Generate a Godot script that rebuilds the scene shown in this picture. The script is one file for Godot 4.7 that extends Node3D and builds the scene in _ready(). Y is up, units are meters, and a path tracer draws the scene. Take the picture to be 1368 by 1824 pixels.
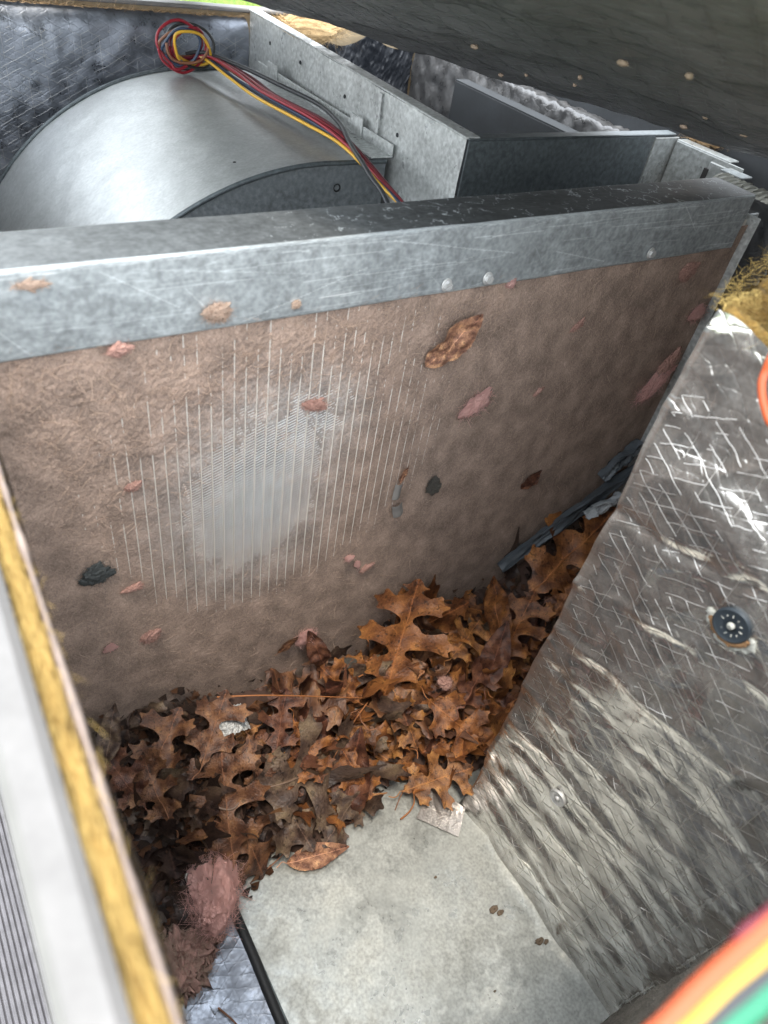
extends Node3D

var taken := {}
var M := {}
var rng := RandomNumberGenerator.new()
var shared := {}

# ---------------------------------------------------------------- scene tree helpers
func numbered(called: String) -> String:
	if not taken.has(called):
		taken[called] = 0
		return called
	taken[called] += 1
	return "%s_%03d" % [called, taken[called]]

func tag(o: Node3D, label: String, category: String, group := "") -> Node3D:
	o.set_meta("label", label)
	o.set_meta("category", category)
	if group != "":
		o.set_meta("group", group)
	return o

func thing(called: String, label: String, category: String, at := Vector3.ZERO, group := "") -> Node3D:
	var o := Node3D.new()
	o.name = numbered(called)
	add_child(o)
	o.position = at
	tag(o, label, category, group)
	return o

# commits a mesh that was modelled in world coordinates under a parent
func obj(called: String, mesh: Mesh, mat: Material, parent: Node3D = null) -> MeshInstance3D:
	var o := MeshInstance3D.new()
	o.mesh = mesh
	o.material_override = mat
	if parent == null:
		o.name = numbered(called)
		add_child(o)
	else:
		o.name = called
		var off := Vector3.ZERO
		var p: Node = parent
		while p != self:
			off += (p as Node3D).position
			p = p.get_parent()
		o.position = -off
		parent.add_child(o, true)
	return o

func struct(o: Node3D) -> Node3D:
	o.set_meta("kind", "structure")
	return o

func stuff(o: Node3D) -> Node3D:
	o.set_meta("kind", "stuff")
	return o

# ---------------------------------------------------------------- mesh helpers
func begin() -> SurfaceTool:
	var st := SurfaceTool.new()
	st.begin(Mesh.PRIMITIVE_TRIANGLES)
	return st

func tri(st: SurfaceTool, a: Vector3, b: Vector3, c: Vector3, center: Vector3) -> void:
	var n := (c - a).cross(b - a)
	if n.dot((a + b + c) / 3.0 - center) < 0.0:
		var t := b
		b = c
		c = t
		n = -n
	n = n.normalized()
	for p in [a, b, c]:
		st.set_normal(n)
		st.set_uv(Vector2(p.x + p.z * 0.61, p.y + p.z * 0.37) * 5.0)
		st.add_vertex(p)

func quad(st: SurfaceTool, a: Vector3, b: Vector3, c: Vector3, d: Vector3, center: Vector3) -> void:
	tri(st, a, b, c, center)
	tri(st, a, c, d, center)

func box(st: SurfaceTool, c: Vector3, size: Vector3, bev := 0.001, bas := Basis.IDENTITY) -> void:
	var h := size * 0.5
	var b := minf(bev, minf(h.x, minf(h.y, h.z)) * 0.9)
	var v := {}
	for sx in [-1, 1]:
		for sy in [-1, 1]:
			for sz in [-1, 1]:
				v[[sx, sy, sz, 0]] = c + bas * Vector3(h.x * sx, (h.y - b) * sy, (h.z - b) * sz)
				v[[sx, sy, sz, 1]] = c + bas * Vector3((h.x - b) * sx, h.y * sy, (h.z - b) * sz)
				v[[sx, sy, sz, 2]] = c + bas * Vector3((h.x - b) * sx, (h.y - b) * sy, h.z * sz)
				tri(st, v[[sx, sy, sz, 0]], v[[sx, sy, sz, 1]], v[[sx, sy, sz, 2]], c)
	for s in [-1, 1]:
		quad(st, v[[s, -1, -1, 0]], v[[s, 1, -1, 0]], v[[s, 1, 1, 0]], v[[s, -1, 1, 0]], c)
		quad(st, v[[-1, s, -1, 1]], v[[1, s, -1, 1]], v[[1, s, 1, 1]], v[[-1, s, 1, 1]], c)
		quad(st, v[[-1, -1, s, 2]], v[[1, -1, s, 2]], v[[1, 1, s, 2]], v[[-1, 1, s, 2]], c)
		for t in [-1, 1]:
			quad(st, v[[s, t, -1, 0]], v[[s, t, 1, 0]], v[[s, t, 1, 1]], v[[s, t, -1, 1]], c)
			quad(st, v[[s, -1, t, 0]], v[[s, 1, t, 0]], v[[s, 1, t, 2]], v[[s, -1, t, 2]], c)
			quad(st, v[[-1, s, t, 1]], v[[1, s, t, 1]], v[[1, s, t, 2]], v[[-1, s, t, 2]], c)

func box_mesh(lo: Vector3, hi: Vector3, bev := 0.001) -> ArrayMesh:
	var st := begin()
	box(st, (lo + hi) * 0.5, (hi - lo).abs(), bev)
	return st.commit()

func arrays_mesh(v: PackedVector3Array, n: PackedVector3Array, uv: PackedVector2Array, idx: PackedInt32Array) -> ArrayMesh:
	var a := []
	a.resize(Mesh.ARRAY_MAX)
	a[Mesh.ARRAY_VERTEX] = v
	a[Mesh.ARRAY_NORMAL] = n
	a[Mesh.ARRAY_TEX_UV] = uv
	a[Mesh.ARRAY_INDEX] = idx
	var m := ArrayMesh.new()
	m.add_surface_from_arrays(Mesh.PRIMITIVE_TRIANGLES, a)
	return m

# a smooth sheet f(u, v); keep(u, v) may cut holes
func grid(nu: int, nv: int, f: Callable, uvs := Vector2.ONE, keep = null) -> ArrayMesh:
	var v := PackedVector3Array()
	var n := PackedVector3Array()
	var uv := PackedVector2Array()
	var idx := PackedInt32Array()
	var w := nu + 1
	v.resize(w * (nv + 1))
	n.resize(w * (nv + 1))
	uv.resize(w * (nv + 1))
	for j in nv + 1:
		for i in w:
			var a := float(i) / nu
			var b := float(j) / nv
			v[j * w + i] = f.call(a, b)
			uv[j * w + i] = Vector2(a * uvs.x, b * uvs.y)
	for j in nv + 1:
		for i in w:
			var du := v[j * w + mini(i + 1, nu)] - v[j * w + maxi(i - 1, 0)]
			var dv := v[mini(j + 1, nv) * w + i] - v[maxi(j - 1, 0) * w + i]
			n[j * w + i] = dv.cross(du).normalized()
	for j in nv:
		for i in nu:
			if keep != null and not keep.call((i + 0.5) / nu, (j + 0.5) / nv):
				continue
			var p := j * w + i
			idx.append_array(PackedInt32Array([p, p + 1, p + w + 1, p, p + w + 1, p + w]))
	return arrays_mesh(v, n, uv, idx)

func catmull(pts: Array, per := 8) -> PackedVector3Array:
	var out := PackedVector3Array()
	for i in pts.size() - 1:
		var p0: Vector3 = pts[maxi(i - 1, 0)]
		var p1: Vector3 = pts[i]
		var p2: Vector3 = pts[i + 1]
		var p3: Vector3 = pts[mini(i + 2, pts.size() - 1)]
		for k in per:
			out.append(p1.cubic_interpolate(p2, p0, p3, float(k) / per))
	out.append(pts[-1])
	return out

func tube_mesh(path: PackedVector3Array, r: float, sides := 10, taper := 1.0) -> ArrayMesh:
	var v := PackedVector3Array()
	var n := PackedVector3Array()
	var uv := PackedVector2Array()
	var idx := PackedInt32Array()
	var count := path.size()
	var side := Vector3.ZERO
	var run := 0.0
	for i in count:
		var t := (path[mini(i + 1, count - 1)] - path[maxi(i - 1, 0)]).normalized()
		if side == Vector3.ZERO:
			side = t.cross(Vector3(0.31, 0.83, 0.46)).normalized()
		side = (side - t * side.dot(t)).normalized()
		var up := t.cross(side)
		if i > 0:
			run += path[i].distance_to(path[i - 1])
		var rr := r * lerpf(1.0, taper, float(i) / (count - 1))
		for k in sides + 1:
			var a := TAU * k / sides
			var d := side * cos(a) + up * sin(a)
			v.append(path[i] + d * rr)
			n.append(d)
			uv.append(Vector2(run * 20.0, float(k) / sides))
	var w := sides + 1
	for i in count - 1:
		for k in sides:
			var p := i * w + k
			idx.append_array(PackedInt32Array([p, p + w + 1, p + 1, p, p + w, p + w + 1]))
	for e in [0, count - 1]:
		var c := v.size()
		var t := (path[1] - path[0]).normalized() * -1.0 if e == 0 else (path[count - 1] - path[count - 2]).normalized()
		v.append(path[e])
		n.append(t)
		uv.append(Vector2.ZERO)
		for k in sides:
			if e == 0:
				idx.append_array(PackedInt32Array([c, e * w + k, e * w + k + 1]))
			else:
				idx.append_array(PackedInt32Array([c, e * w + k + 1, e * w + k]))
	return arrays_mesh(v, n, uv, idx)

# profile of (radius, height) turned about axis
func lathe(profile: Array, at: Vector3, axis: Vector3, sides := 24) -> ArrayMesh:
	var z := axis.normalized()
	var x := z.cross(Vector3(0.2, 0.9, 0.1)).normalized()
	var y := z.cross(x)
	return grid(sides, profile.size() - 1, func(u: float, vv: float):
		var p: Vector2 = profile[int(round(vv * (profile.size() - 1)))]
		var a: float = u * TAU
		return at + (x * cos(a) + y * sin(a)) * p.x + z * p.y)

func noise(s: int, freq: float, oct := 3, ridged := false) -> FastNoiseLite:
	var n := FastNoiseLite.new()
	n.seed = s
	n.noise_type = FastNoiseLite.TYPE_SIMPLEX_SMOOTH
	n.frequency = freq
	n.fractal_octaves = oct
	n.fractal_type = FastNoiseLite.FRACTAL_RIDGED if ridged else FastNoiseLite.FRACTAL_FBM
	return n

# loose curved fibres as thin ribbons; sample() gives [start, direction, length]
func fibres(count: int, thick: float, sample: Callable, curl := 0.6) -> ArrayMesh:
	var v := PackedVector3Array()
	var n := PackedVector3Array()
	var uv := PackedVector2Array()
	var idx := PackedInt32Array()
	for i in count:
		var s: Array = sample.call()
		var p: Vector3 = s[0]
		var d: Vector3 = s[1].normalized()
		var step: float = s[2] / 5.0
		var bend := Vector3(rng.randfn(), rng.randfn(), rng.randfn()) * curl * 0.5
		var side := d.cross(Vector3(rng.randfn(), rng.randfn(), rng.randfn())).normalized()
		var first := v.size()
		for k in 6:
			var t := thick * (1.0 - 0.12 * k)
			v.append(p - side * t * 0.5)
			v.append(p + side * t * 0.5)
			var nn := side.cross(d).normalized()
			n.append(nn)
			n.append(nn)
			uv.append(Vector2(k / 5.0, float(i % 37) / 37.0))
			uv.append(Vector2(k / 5.0, float(i % 37) / 37.0))
			p += d * step
			d = (d + bend * 0.4).normalized()
		for k in 5:
			var q := first + k * 2
			idx.append_array(PackedInt32Array([q, q + 2, q + 3, q, q + 3, q + 1]))
	return arrays_mesh(v, n, uv, idx)

# reinforcing yarns of a foil facing as flat threads lying on surf(s, t): upright ones and two slanted families, broken where the film hides them
func yarns(surf: Callable, w: float, h: float, thick: float, s: int, show := 0.0, flip := 1.0) -> ArrayMesh:
	var v := PackedVector3Array()
	var n := PackedVector3Array()
	var uv := PackedVector2Array()
	var idx := PackedInt32Array()
	var f := noise(s, 1.0, 2)
	for fam in 3:
		var reach := w if fam == 0 else h + w * 0.5
		var gap := 0.025 if fam == 0 else 0.0125
		for k in int(reach / gap) + 1:
			var off := k * gap + 0.0018 * f.get_noise_2d(k * 7.3, fam * 31.0)
			var steps := int((h if fam == 0 else w) / 0.0035)
			var was := false
			for i in steps + 1:
				var q := Vector2(off, h * i / steps)
				if fam > 0:
					var a := w * i / steps
					q = Vector2(a, off - (w * 0.5 - a * 0.5 if fam == 1 else a * 0.5))
				q.y += 0.0012 * f.get_noise_2d(q.x * 60.0 + fam * 9.0, k * 3.1)
				if q.y < 0.004 or q.y > h - 0.004 or q.x < 0.003 or q.x > w - 0.003 or f.get_noise_2d(q.x * 38.0 + fam * 51.0, q.y * 38.0 + k) < show:
					was = false
					continue
				var p: Vector3 = surf.call(q.x, q.y)
				var du: Vector3 = surf.call(q.x + 0.001, q.y) - p
				var dv: Vector3 = surf.call(q.x, q.y + 0.001) - p
				var nn := dv.cross(du).normalized() * flip
				var along := (dv if fam == 0 else (du + dv * (0.5 if fam == 1 else -0.5))).normalized()
				var side := along.cross(nn) * thick * 0.5
				var at := v.size()
				for e in [-1.0, 0.0, 1.0]:
					v.append(p + side * e + nn * (0.00025 if e == 0.0 else -0.00005))
					n.append((nn + side.normalized() * e * 0.7).normalized())
					uv.append(Vector2(i * 0.1, e))
				if was:
					for e in 2:
						var b := at - 3 + e
						idx.append_array(PackedInt32Array([b, b + 4, b + 1, b, b + 3, b + 4]))
				was = true
	return arrays_mesh(v, n, uv, idx)

# a soft lump: an ellipsoid with noisy relief
func lump(c: Vector3, bas: Basis, radii: Vector3, s: int, amp := 0.3, freq := 1.6, nu := 44, nv := 30) -> ArrayMesh:
	var f := noise(s, freq, 4)
	return grid(nu, nv, func(u: float, v: float):
		var a: float = u * TAU
		var b: float = v * PI
		var d := Vector3(sin(b) * cos(a), cos(b), sin(b) * sin(a))
		var k := 1.0 + amp * f.get_noise_3dv(d) * 1.6 + amp * 0.35 * f.get_noise_3dv(d * 4.3 + Vector3(7, 3, 1))
		return c + bas * (d * radii * k), Vector2(2, 1))

# ---------------------------------------------------------------- textures
func nbytes(n: int, s: int, cycles: float, oct := 3, kind := FastNoiseLite.TYPE_SIMPLEX_SMOOTH) -> PackedByteArray:
	var f := FastNoiseLite.new()
	f.seed = s
	f.noise_type = kind
	f.frequency = cycles / n
	f.fractal_octaves = oct
	if kind == FastNoiseLite.TYPE_CELLULAR:
		f.fractal_type = FastNoiseLite.FRACTAL_NONE
		f.cellular_return_type = FastNoiseLite.RETURN_CELL_VALUE
		f.cellular_jitter = 1.0
		f.domain_warp_enabled = true
		f.domain_warp_amplitude = n / cycles * 0.6
		f.domain_warp_frequency = cycles / n * 1.5
	var im := f.get_seamless_image(n, n, false, false, 0.12)
	im.convert(Image.FORMAT_L8)
	return im.get_data()

func tex_rgb(n: int, h: int, data: PackedByteArray) -> ImageTexture:
	return ImageTexture.create_from_image(Image.create_from_data(n, h, false, Image.FORMAT_RGB8, data))

func tex_grey(n: int, h: int, data: PackedByteArray) -> ImageTexture:
	return ImageTexture.create_from_image(Image.create_from_data(n, h, false, Image.FORMAT_L8, data))

func tex_float(n: int, h: int, data: PackedFloat32Array) -> ImageTexture:
	return ImageTexture.create_from_image(Image.create_from_data(n, h, false, Image.FORMAT_RF, data.to_byte_array()))

func b8(x: float) -> int:
	return clampi(int(x * 255.0), 0, 255)

# grey texture: base plus weighted noise layers, weights in units of full scale
func tex_mix(n: int, base: float, layers: Array) -> ImageTexture:
	var out := PackedByteArray()
	out.resize(n * n)
	for i in n * n:
		var s := base
		for l in layers:
			s += (l[0][i] / 255.0 - 0.5) * l[1]
		out[i] = b8(s)
	return tex_grey(n, n, out)

func mat(col: Color, rough := 0.8, metal := 0.0) -> StandardMaterial3D:
	var m := StandardMaterial3D.new()
	m.albedo_color = col.linear_to_srgb()
	m.roughness = rough
	m.metallic = metal
	return m

func planar(m: StandardMaterial3D, per_metre: float, world := true) -> StandardMaterial3D:
	m.uv1_triplanar = true
	m.uv1_world_triplanar = world
	m.uv1_scale = Vector3.ONE * per_metre
	m.uv1_triplanar_sharpness = 4.0
	return m

func scrim_height() -> ImageTexture:
	# reinforcing threads of foil-scrim-kraft facing: one upright family and two slanted ones, over a finely crinkled film
	var n := 1024
	var a := nbytes(n, 11, 9.0, 3)
	var b := nbytes(n, 12, 60.0, 3)
	var c := nbytes(n, 13, 22.0, 2)
	var out := PackedFloat32Array()
	out.resize(n * n)
	for y in n:
		for x in n:
			var i := y * n + x
			var j := (a[i] - 128) * 0.07
			var d1 := fposmod(x + j, 128.0) - 64.0
			var d2 := fposmod(y - x * 0.5 + j, 64.0) - 32.0
			var d3 := fposmod(y + x * 0.5 - j * 1.3, 64.0) - 32.0
			var k := 0.35 + 0.9 * c[i] / 255.0
			var s := 0.55 * k * exp(-d1 * d1 / 14.0) + k * (0.8 * exp(-d2 * d2 / 14.0) + 0.8 * exp(-d3 * d3 / 14.0))
			out[i] = s * 0.45 + (b[i] / 255.0) * 0.05 + (c[i] / 255.0) * 0.16
	return tex_float(n, n, out)

func galvanised(s: int, n: int, spangle: float, blotch: float, lo: float, hi: float) -> ImageTexture:
	var a := nbytes(n, s, spangle, 1, FastNoiseLite.TYPE_CELLULAR)
	var b := nbytes(n, s + 1, blotch, 4)
	var c := nbytes(n, s + 2, 120.0, 2)
	var d := nbytes(n, s + 3, 4.0, 3)
	var out := PackedByteArray()
	out.resize(n * n * 3)
	for i in n * n:
		var v := 0.5 + (a[i] / 255.0 - 0.5) * 0.35 + (b[i] / 255.0 - 0.5) * 0.9 + (c[i] / 255.0 - 0.5) * 0.25 + (d[i] / 255.0 - 0.5) * 0.25
		v = lerpf(lo, hi, clampf(v, 0.0, 1.0))
		out[i * 3] = b8(v * 0.985)
		out[i * 3 + 1] = b8(v)
		out[i * 3 + 2] = b8(v * 1.0)
	return tex_rgb(n, n, out)

func make_materials() -> void:
	var n1 := nbytes(512, 21, 6.0, 4)
	var n2 := nbytes(512, 22, 40.0, 3)
	var n3 := nbytes(512, 23, 120.0, 2)
	var scrim := scrim_height()
	var rough_var := tex_mix(512, 0.5, [[n1, 0.5], [n2, 0.3]])
	var dusty := tex_mix(512, 0.88, [[n1, 0.18], [n2, 0.10]])
	# foils: bright and clean, dusty, dark
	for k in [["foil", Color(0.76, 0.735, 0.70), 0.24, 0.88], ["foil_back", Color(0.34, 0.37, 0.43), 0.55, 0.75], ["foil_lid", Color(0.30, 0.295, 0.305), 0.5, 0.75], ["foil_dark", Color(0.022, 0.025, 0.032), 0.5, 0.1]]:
		var m := mat(k[1], k[2], k[3])
		m.heightmap_enabled = true
		m.heightmap_texture = scrim
		m.heightmap_scale = {"foil": 0.034, "foil_back": 0.04, "foil_lid": 0.03, "foil_dark": 0.02}[k[0]]
		m.albedo_texture = dusty
		m.roughness_texture = rough_var
		m.roughness = k[2] * 1.6
		if k[0] == "foil_lid":
			m.albedo_texture = null
			m.roughness_texture = null
			m.roughness = 0.6
		M[k[0]] = m
	M.foil_plain = mat(Color(0.6, 0.56, 0.53), 0.35, 0.9)
	planar(M.foil_plain, 9.0)
	M.foil_plain.heightmap_enabled = true
	M.foil_plain.heightmap_texture = tex_mix(512, 0.5, [[n2, 0.8], [n1, 0.4]])
	M.foil_plain.heightmap_scale = 0.03
	# galvanised sheets
	var g1 := galvanised(31, 1024, 90.0, 46.0, 0.70, 0.95)
	M.zinc = mat(Color(0.74, 0.745, 0.74), 0.5, 0.35)
	M.zinc.albedo_texture = g1
	planar(M.zinc, 2.6)
	M.zinc.roughness_texture = rough_var
	M.zinc.roughness = 0.85
	M.zinc_dark = mat(Color(0.155, 0.174, 0.186), 0.5, 0.5)  # lid shade over the crossbar is put into this colour
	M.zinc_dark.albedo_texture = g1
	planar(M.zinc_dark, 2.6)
	M.floor = mat(Color(0.86, 0.855, 0.81), 0.5, 0.5)
	M.floor.albedo_texture = galvanised(51, 1024, 70.0, 100.0, 0.62, 0.80)
	planar(M.floor, 2.2)
	M.floor.roughness_texture = rough_var
	M.floor.roughness = 0.85
	M.wrapper = mat(Color(0.56, 0.56, 0.56), 0.46, 0.7)
	M.wrapper.albedo_texture = galvanised(71, 512, 40.0, 60.0, 0.86, 0.98)
	M.wrapper.uv1_scale = Vector3(2.2, 1.6, 1)
	M.wrapper.heightmap_enabled = true
	M.wrapper.heightmap_texture = tex_mix(512, 0.5, [[n2, 0.6], [n3, 0.8]])
	M.wrapper.heightmap_scale = 0.018
	M.steel_dark = mat(Color(0.024, 0.028, 0.033), 0.7, 0.2)  # dark metal, made darker to carry the shade under the lid
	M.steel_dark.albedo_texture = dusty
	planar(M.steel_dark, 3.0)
	M.scrap_foil = mat(Color(0.42, 0.42, 0.41), 0.55, 0.5)
	M.side_plate = mat(Color(0.24, 0.255, 0.27), 0.55, 0.3)
	M.side_plate.albedo_texture = g1
	planar(M.side_plate, 2.6)
	M.yarn = mat(Color(0.76, 0.735, 0.70), 0.34, 0.9)
	M.yarn_grey = mat(Color(0.42, 0.43, 0.45), 0.45, 0.75)
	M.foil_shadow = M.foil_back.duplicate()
	M.foil_shadow.albedo_color = Color(0.22, 0.22, 0.225).linear_to_srgb()  # foil_back darkened: shade under the lid put into the colour
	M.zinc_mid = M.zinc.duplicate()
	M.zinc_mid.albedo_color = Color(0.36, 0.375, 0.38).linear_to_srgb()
	M.bolt = mat(Color(0.58, 0.58, 0.57), 0.5, 0.4)
	M.rust = mat(Color(0.20, 0.11, 0.05), 0.95)
	M.white_salt = mat(Color(0.40, 0.40, 0.36), 0.95)
	M.aluminium = mat(Color(0.66, 0.62, 0.57), 0.6, 0.1)
	M.fin = mat(Color(0.85, 0.86, 0.86), 0.5, 0.25)
	M.paint_white = mat(Color(0.18, 0.173, 0.168), 0.6)
	M.paint_white.albedo_texture = tex_mix(512, 0.93, [[n1, 0.10], [n2, 0.05]])
	planar(M.paint_white, 5.0)
	M.paint_tan = mat(Color(0.40, 0.31, 0.20), 0.7)
	M.black_rubber = mat(Color(0.018, 0.020, 0.023), 0.6)
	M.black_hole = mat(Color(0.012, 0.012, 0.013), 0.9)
	M.grey_plastic = mat(Color(0.20, 0.19, 0.18), 0.6)
	M.grey_film = mat(Color(0.085, 0.10, 0.115), 0.5)
	M.washer_dark = mat(Color(0.035, 0.045, 0.055), 0.45, 0.3)
	M.clear_film = mat(Color(0.42, 0.44, 0.46), 0.25)
	# dust, fluff, fibreglass
	var dust_tint := PackedByteArray()
	dust_tint.resize(512 * 512 * 3)
	for i in 512 * 512:
		var v := 0.72 + (n1[i] / 255.0 - 0.5) * 0.22 + (n2[i] / 255.0 - 0.5) * 0.12 + (n3[i] / 255.0 - 0.5) * 0.22
		dust_tint[i * 3] = b8(v)
		dust_tint[i * 3 + 1] = b8(v * 0.985)
		dust_tint[i * 3 + 2] = b8(v * 0.97)
	M.dust = mat(Color.WHITE, 1.0)
	M.dust.vertex_color_use_as_albedo = true
	M.dust.albedo_texture = tex_rgb(512, 512, dust_tint)
	M.dust.uv1_scale = Vector3(3.7, 2.3, 1)
	M.dust.heightmap_enabled = true
	M.dust.heightmap_texture = tex_mix(512, 0.5, [[n2, 0.35], [n3, 0.9]])
	M.dust.heightmap_scale = 0.05
	M.hair = mat(Color(0.40, 0.285, 0.22), 0.9)
	M.hair_light = mat(Color(0.45, 0.33, 0.25), 0.9)
	M.grey_wool = mat(Color(0.48, 0.46, 0.41), 1.0)
	M.grey_wool.albedo_texture = M.dust.albedo_texture
	M.grey_wool.uv1_scale = Vector3(2, 1.5, 1)
	M.grey_wool.heightmap_enabled = true
	M.grey_wool.heightmap_texture = M.dust.heightmap_texture
	M.grey_wool.heightmap_scale = 0.3
	M.pink = mat(Color(0.93, 0.52, 0.46), 1.0)
	M.pink.rim_enabled = true
	M.pink.rim = 0.5
	M.pink.heightmap_enabled = true
	M.pink.heightmap_texture = tex_mix(512, 0.5, [[n1, 0.7], [n2, 0.7], [n3, 0.3]])
	M.pink.heightmap_scale = 0.25
	M.pink_dusty = mat(Color(0.78, 0.47, 0.40), 1.0)
	M.pink_dusty.albedo_texture = M.dust.albedo_texture
	M.yellow = mat(Color(0.50, 0.295, 0.075), 1.0)
	M.yellow.albedo_texture = tex_mix(512, 0.8, [[n1, 0.5], [n2, 0.35]])
	planar(M.yellow, 7.0)
	M.yellow.rim_enabled = true
	M.yellow.rim = 0.4
	M.yellow_pale = mat(Color(0.50, 0.345, 0.115), 0.95)
	M.torn_wool = mat(Color(0.52, 0.37, 0.20), 1.0)
	M.tan_wool = mat(Color(0.40, 0.27, 0.15), 1.0)
	M.facing_edge = mat(Color(0.36, 0.28, 0.24), 0.8, 0.0)
	M.facing_edge.albedo_texture = dusty
	planar(M.facing_edge, 14.0)
	M.dirt = mat(Color(0.16, 0.12, 0.085), 1.0)
	M.debris = mat(Color(0.05, 0.055, 0.055), 0.8)
	M.lint = mat(Color(0.34, 0.255, 0.20), 1.0)
	# leaves
	var lt := leaf_texture()
	var lb := tex_mix(512, 0.5, [[n1, 0.5], [n2, 0.4]])
	for k in [["orange", Color(0.48, 0.185, 0.062)], ["amber", Color(0.54, 0.235, 0.080)], ["brown", Color(0.33, 0.150, 0.078)], ["russet", Color(0.27, 0.108, 0.064)], ["greyish", Color(0.25, 0.165, 0.12)], ["tan", Color(0.86, 0.45, 0.29)], ["dark", Color(0.11, 0.065, 0.05)]]:
		var m := mat(k[1], 0.55)
		m.albedo_texture = lt
		m.heightmap_enabled = true
		m.heightmap_texture = lb
		m.heightmap_scale = 0.15
		m.backlight_enabled = true
		m.backlight = Color(0.10, 0.10, 0.10)
		M["leaf_" + k[0]] = m
		M["stem_" + k[0]] = mat(k[1] * 0.75, 0.6)
	M.leaf_litter = mat(Color(0.07, 0.04, 0.03), 0.95)
	# wires
	for k in [["red", Color(0.26, 0.016, 0.028)], ["yellow", Color(0.62, 0.36, 0.035)], ["blue", Color(0.016, 0.035, 0.075)], ["black", Color(0.02, 0.022, 0.024)], ["orange", Color(0.42, 0.075, 0.022)], ["gold", Color(0.42, 0.25, 0.028)], ["slate", Color(0.030, 0.032, 0.036)], ["green", Color(0.012, 0.16, 0.085)], ["maroon", Color(0.12, 0.010, 0.022)], ["brown", Color(0.20, 0.08, 0.04)]]:
		M["wire_" + k[0]] = mat(k[1], 0.38)
	# outside
	M.lawn = mat(Color(0.14, 0.26, 0.04), 0.95)
	M.lawn.albedo_texture = tex_mix(512, 0.75, [[n1, 0.5], [n2, 0.5]])
	planar(M.lawn, 0.5)
	M.grass = mat(Color(0.30, 0.42, 0.10), 0.8)
	M.deck = mat(Color(0.17, 0.165, 0.18), 0.75)
	M.deck.albedo_texture = tex_mix(512, 0.85, [[n1, 0.2], [n3, 0.2]])
	planar(M.deck, 6.0)

func leaf_texture() -> ImageTexture:
	var n := 512
	var a := nbytes(n, 81, 5.0, 4)
	var b := nbytes(n, 82, 50.0, 3)
	var c := nbytes(n, 83, 16.0, 2)
	var out := PackedByteArray()
	out.resize(n * n * 3)
	for y in n:
		for x in n:
			var i := y * n + x
			var w := absf(y / float(n) - 0.5) * 2.0
			var u := x / float(n)
			var v := 0.66 + (a[i] / 255.0 - 0.5) * 0.55 + (b[i] / 255.0 - 0.5) * 0.22
			var vein := absf(fposmod(u * 9.0 - w * 3.6 + (c[i] / 255.0 - 0.5) * 0.25, 1.0) - 0.5)
			v += 0.13 * exp(-vein * vein * 700.0) * (1.0 - w)
			v += 0.26 * exp(-w * w * 5200.0)
			if c[i] > 186:
				v *= 0.72
			if b[i] > 205:
				v *= 0.6
			out[i * 3] = b8(v)
			out[i * 3 + 1] = b8(v * (0.92 + (a[i] / 255.0) * 0.12))
			out[i * 3 + 2] = b8(v * 0.95)
	return tex_rgb(n, n, out)

# ---------------------------------------------------------------- leaves
func leaf_outline(kind: int, s: int) -> PackedVector2Array:
	var r := RandomNumberGenerator.new()
	r.seed = s * 77 + 5
	var sides := []
	for sgn in [1.0, -1.0]:
		var p := []
		if kind >= 1:
			for k in 19:
				var t := k / 18.0
				p.append(Vector2(t, sgn * (0.012 + (0.19 if kind == 1 else 0.30) * pow(sin(PI * pow(t, 0.82)), 0.9) * (1.0 + 0.06 * (k % 2)))))
		else:
			var lobes := 3 if s % 3 != 0 else 2
			var q := 0.27 if lobes == 3 else 0.40
			p.append(Vector2(0.0, 0.012))
			p.append(Vector2(0.05, 0.022))
			for i in lobes:
				var t := 0.06 + i * q + r.randf_range(-0.015, 0.015) + (0.03 if sgn > 0 else 0.0)
				var wl: float = ([0.27, 0.41, 0.31][i] if lobes == 3 else [0.36, 0.36][i]) * r.randf_range(0.88, 1.15)
				var w0 := r.randf_range(0.045, 0.075)
				var k := q / 0.27
				if i > 0:
					p.append(Vector2(t - 0.005 * k, w0 + 0.07))
				p.append(Vector2(t + 0.015 * k, w0 + 0.012))
				p.append(Vector2(t + 0.045 * k, w0))
				p.append(Vector2(t + 0.080 * k, w0 + 0.03))
				p.append(Vector2(t + 0.110 * k, wl * 0.55))
				p.append(Vector2(t + 0.105 * k, wl * 0.88))
				p.append(Vector2(t + 0.150 * k, wl * 0.80))
				p.append(Vector2(t + 0.215 * k, wl * r.randf_range(0.98, 1.1)))
				p.append(Vector2(t + 0.215 * k, wl * 0.78))
				p.append(Vector2(t + 0.285 * k, wl * 0.74))
				p.append(Vector2(t + 0.235 * k, wl * 0.52))
				p.append(Vector2(t + 0.225 * k, w0 + 0.09))
			p.append(Vector2(0.885, 0.05))
			p.append(Vector2(0.905, 0.07))
			p.append(Vector2(0.93, 0.13 * r.randf_range(0.7, 1.2)))
			p.append(Vector2(0.94, 0.06))
			p.append(Vector2(0.97, 0.045))
			for k in range(1, p.size()):
				p[k] = Vector2(p[k].x, sgn * p[k].y)
		sides.append(p)
	var out := []
	out.append_array(sides[0])
	out.append(Vector2(1.0, 0.0))
	var back: Array = sides[1]
	back.reverse()
	out.append_array(back)
	# round the sinuses once, then cut long edges
	var soft := PackedVector2Array()
	for i in out.size():
		var a: Vector2 = out[i]
		var b: Vector2 = out[(i + 1) % out.size()]
		soft.append(a.lerp(b, 0.24))
		soft.append(a.lerp(b, 0.76))
	var fine := PackedVector2Array()
	for i in soft.size():
		var a := soft[i]
		var b := soft[(i + 1) % soft.size()]
		var k := maxi(1, int(ceil(a.distance_to(b) / 0.035)))
		for j in k:
			fine.append(a.lerp(b, float(j) / k))
	return fine

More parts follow.
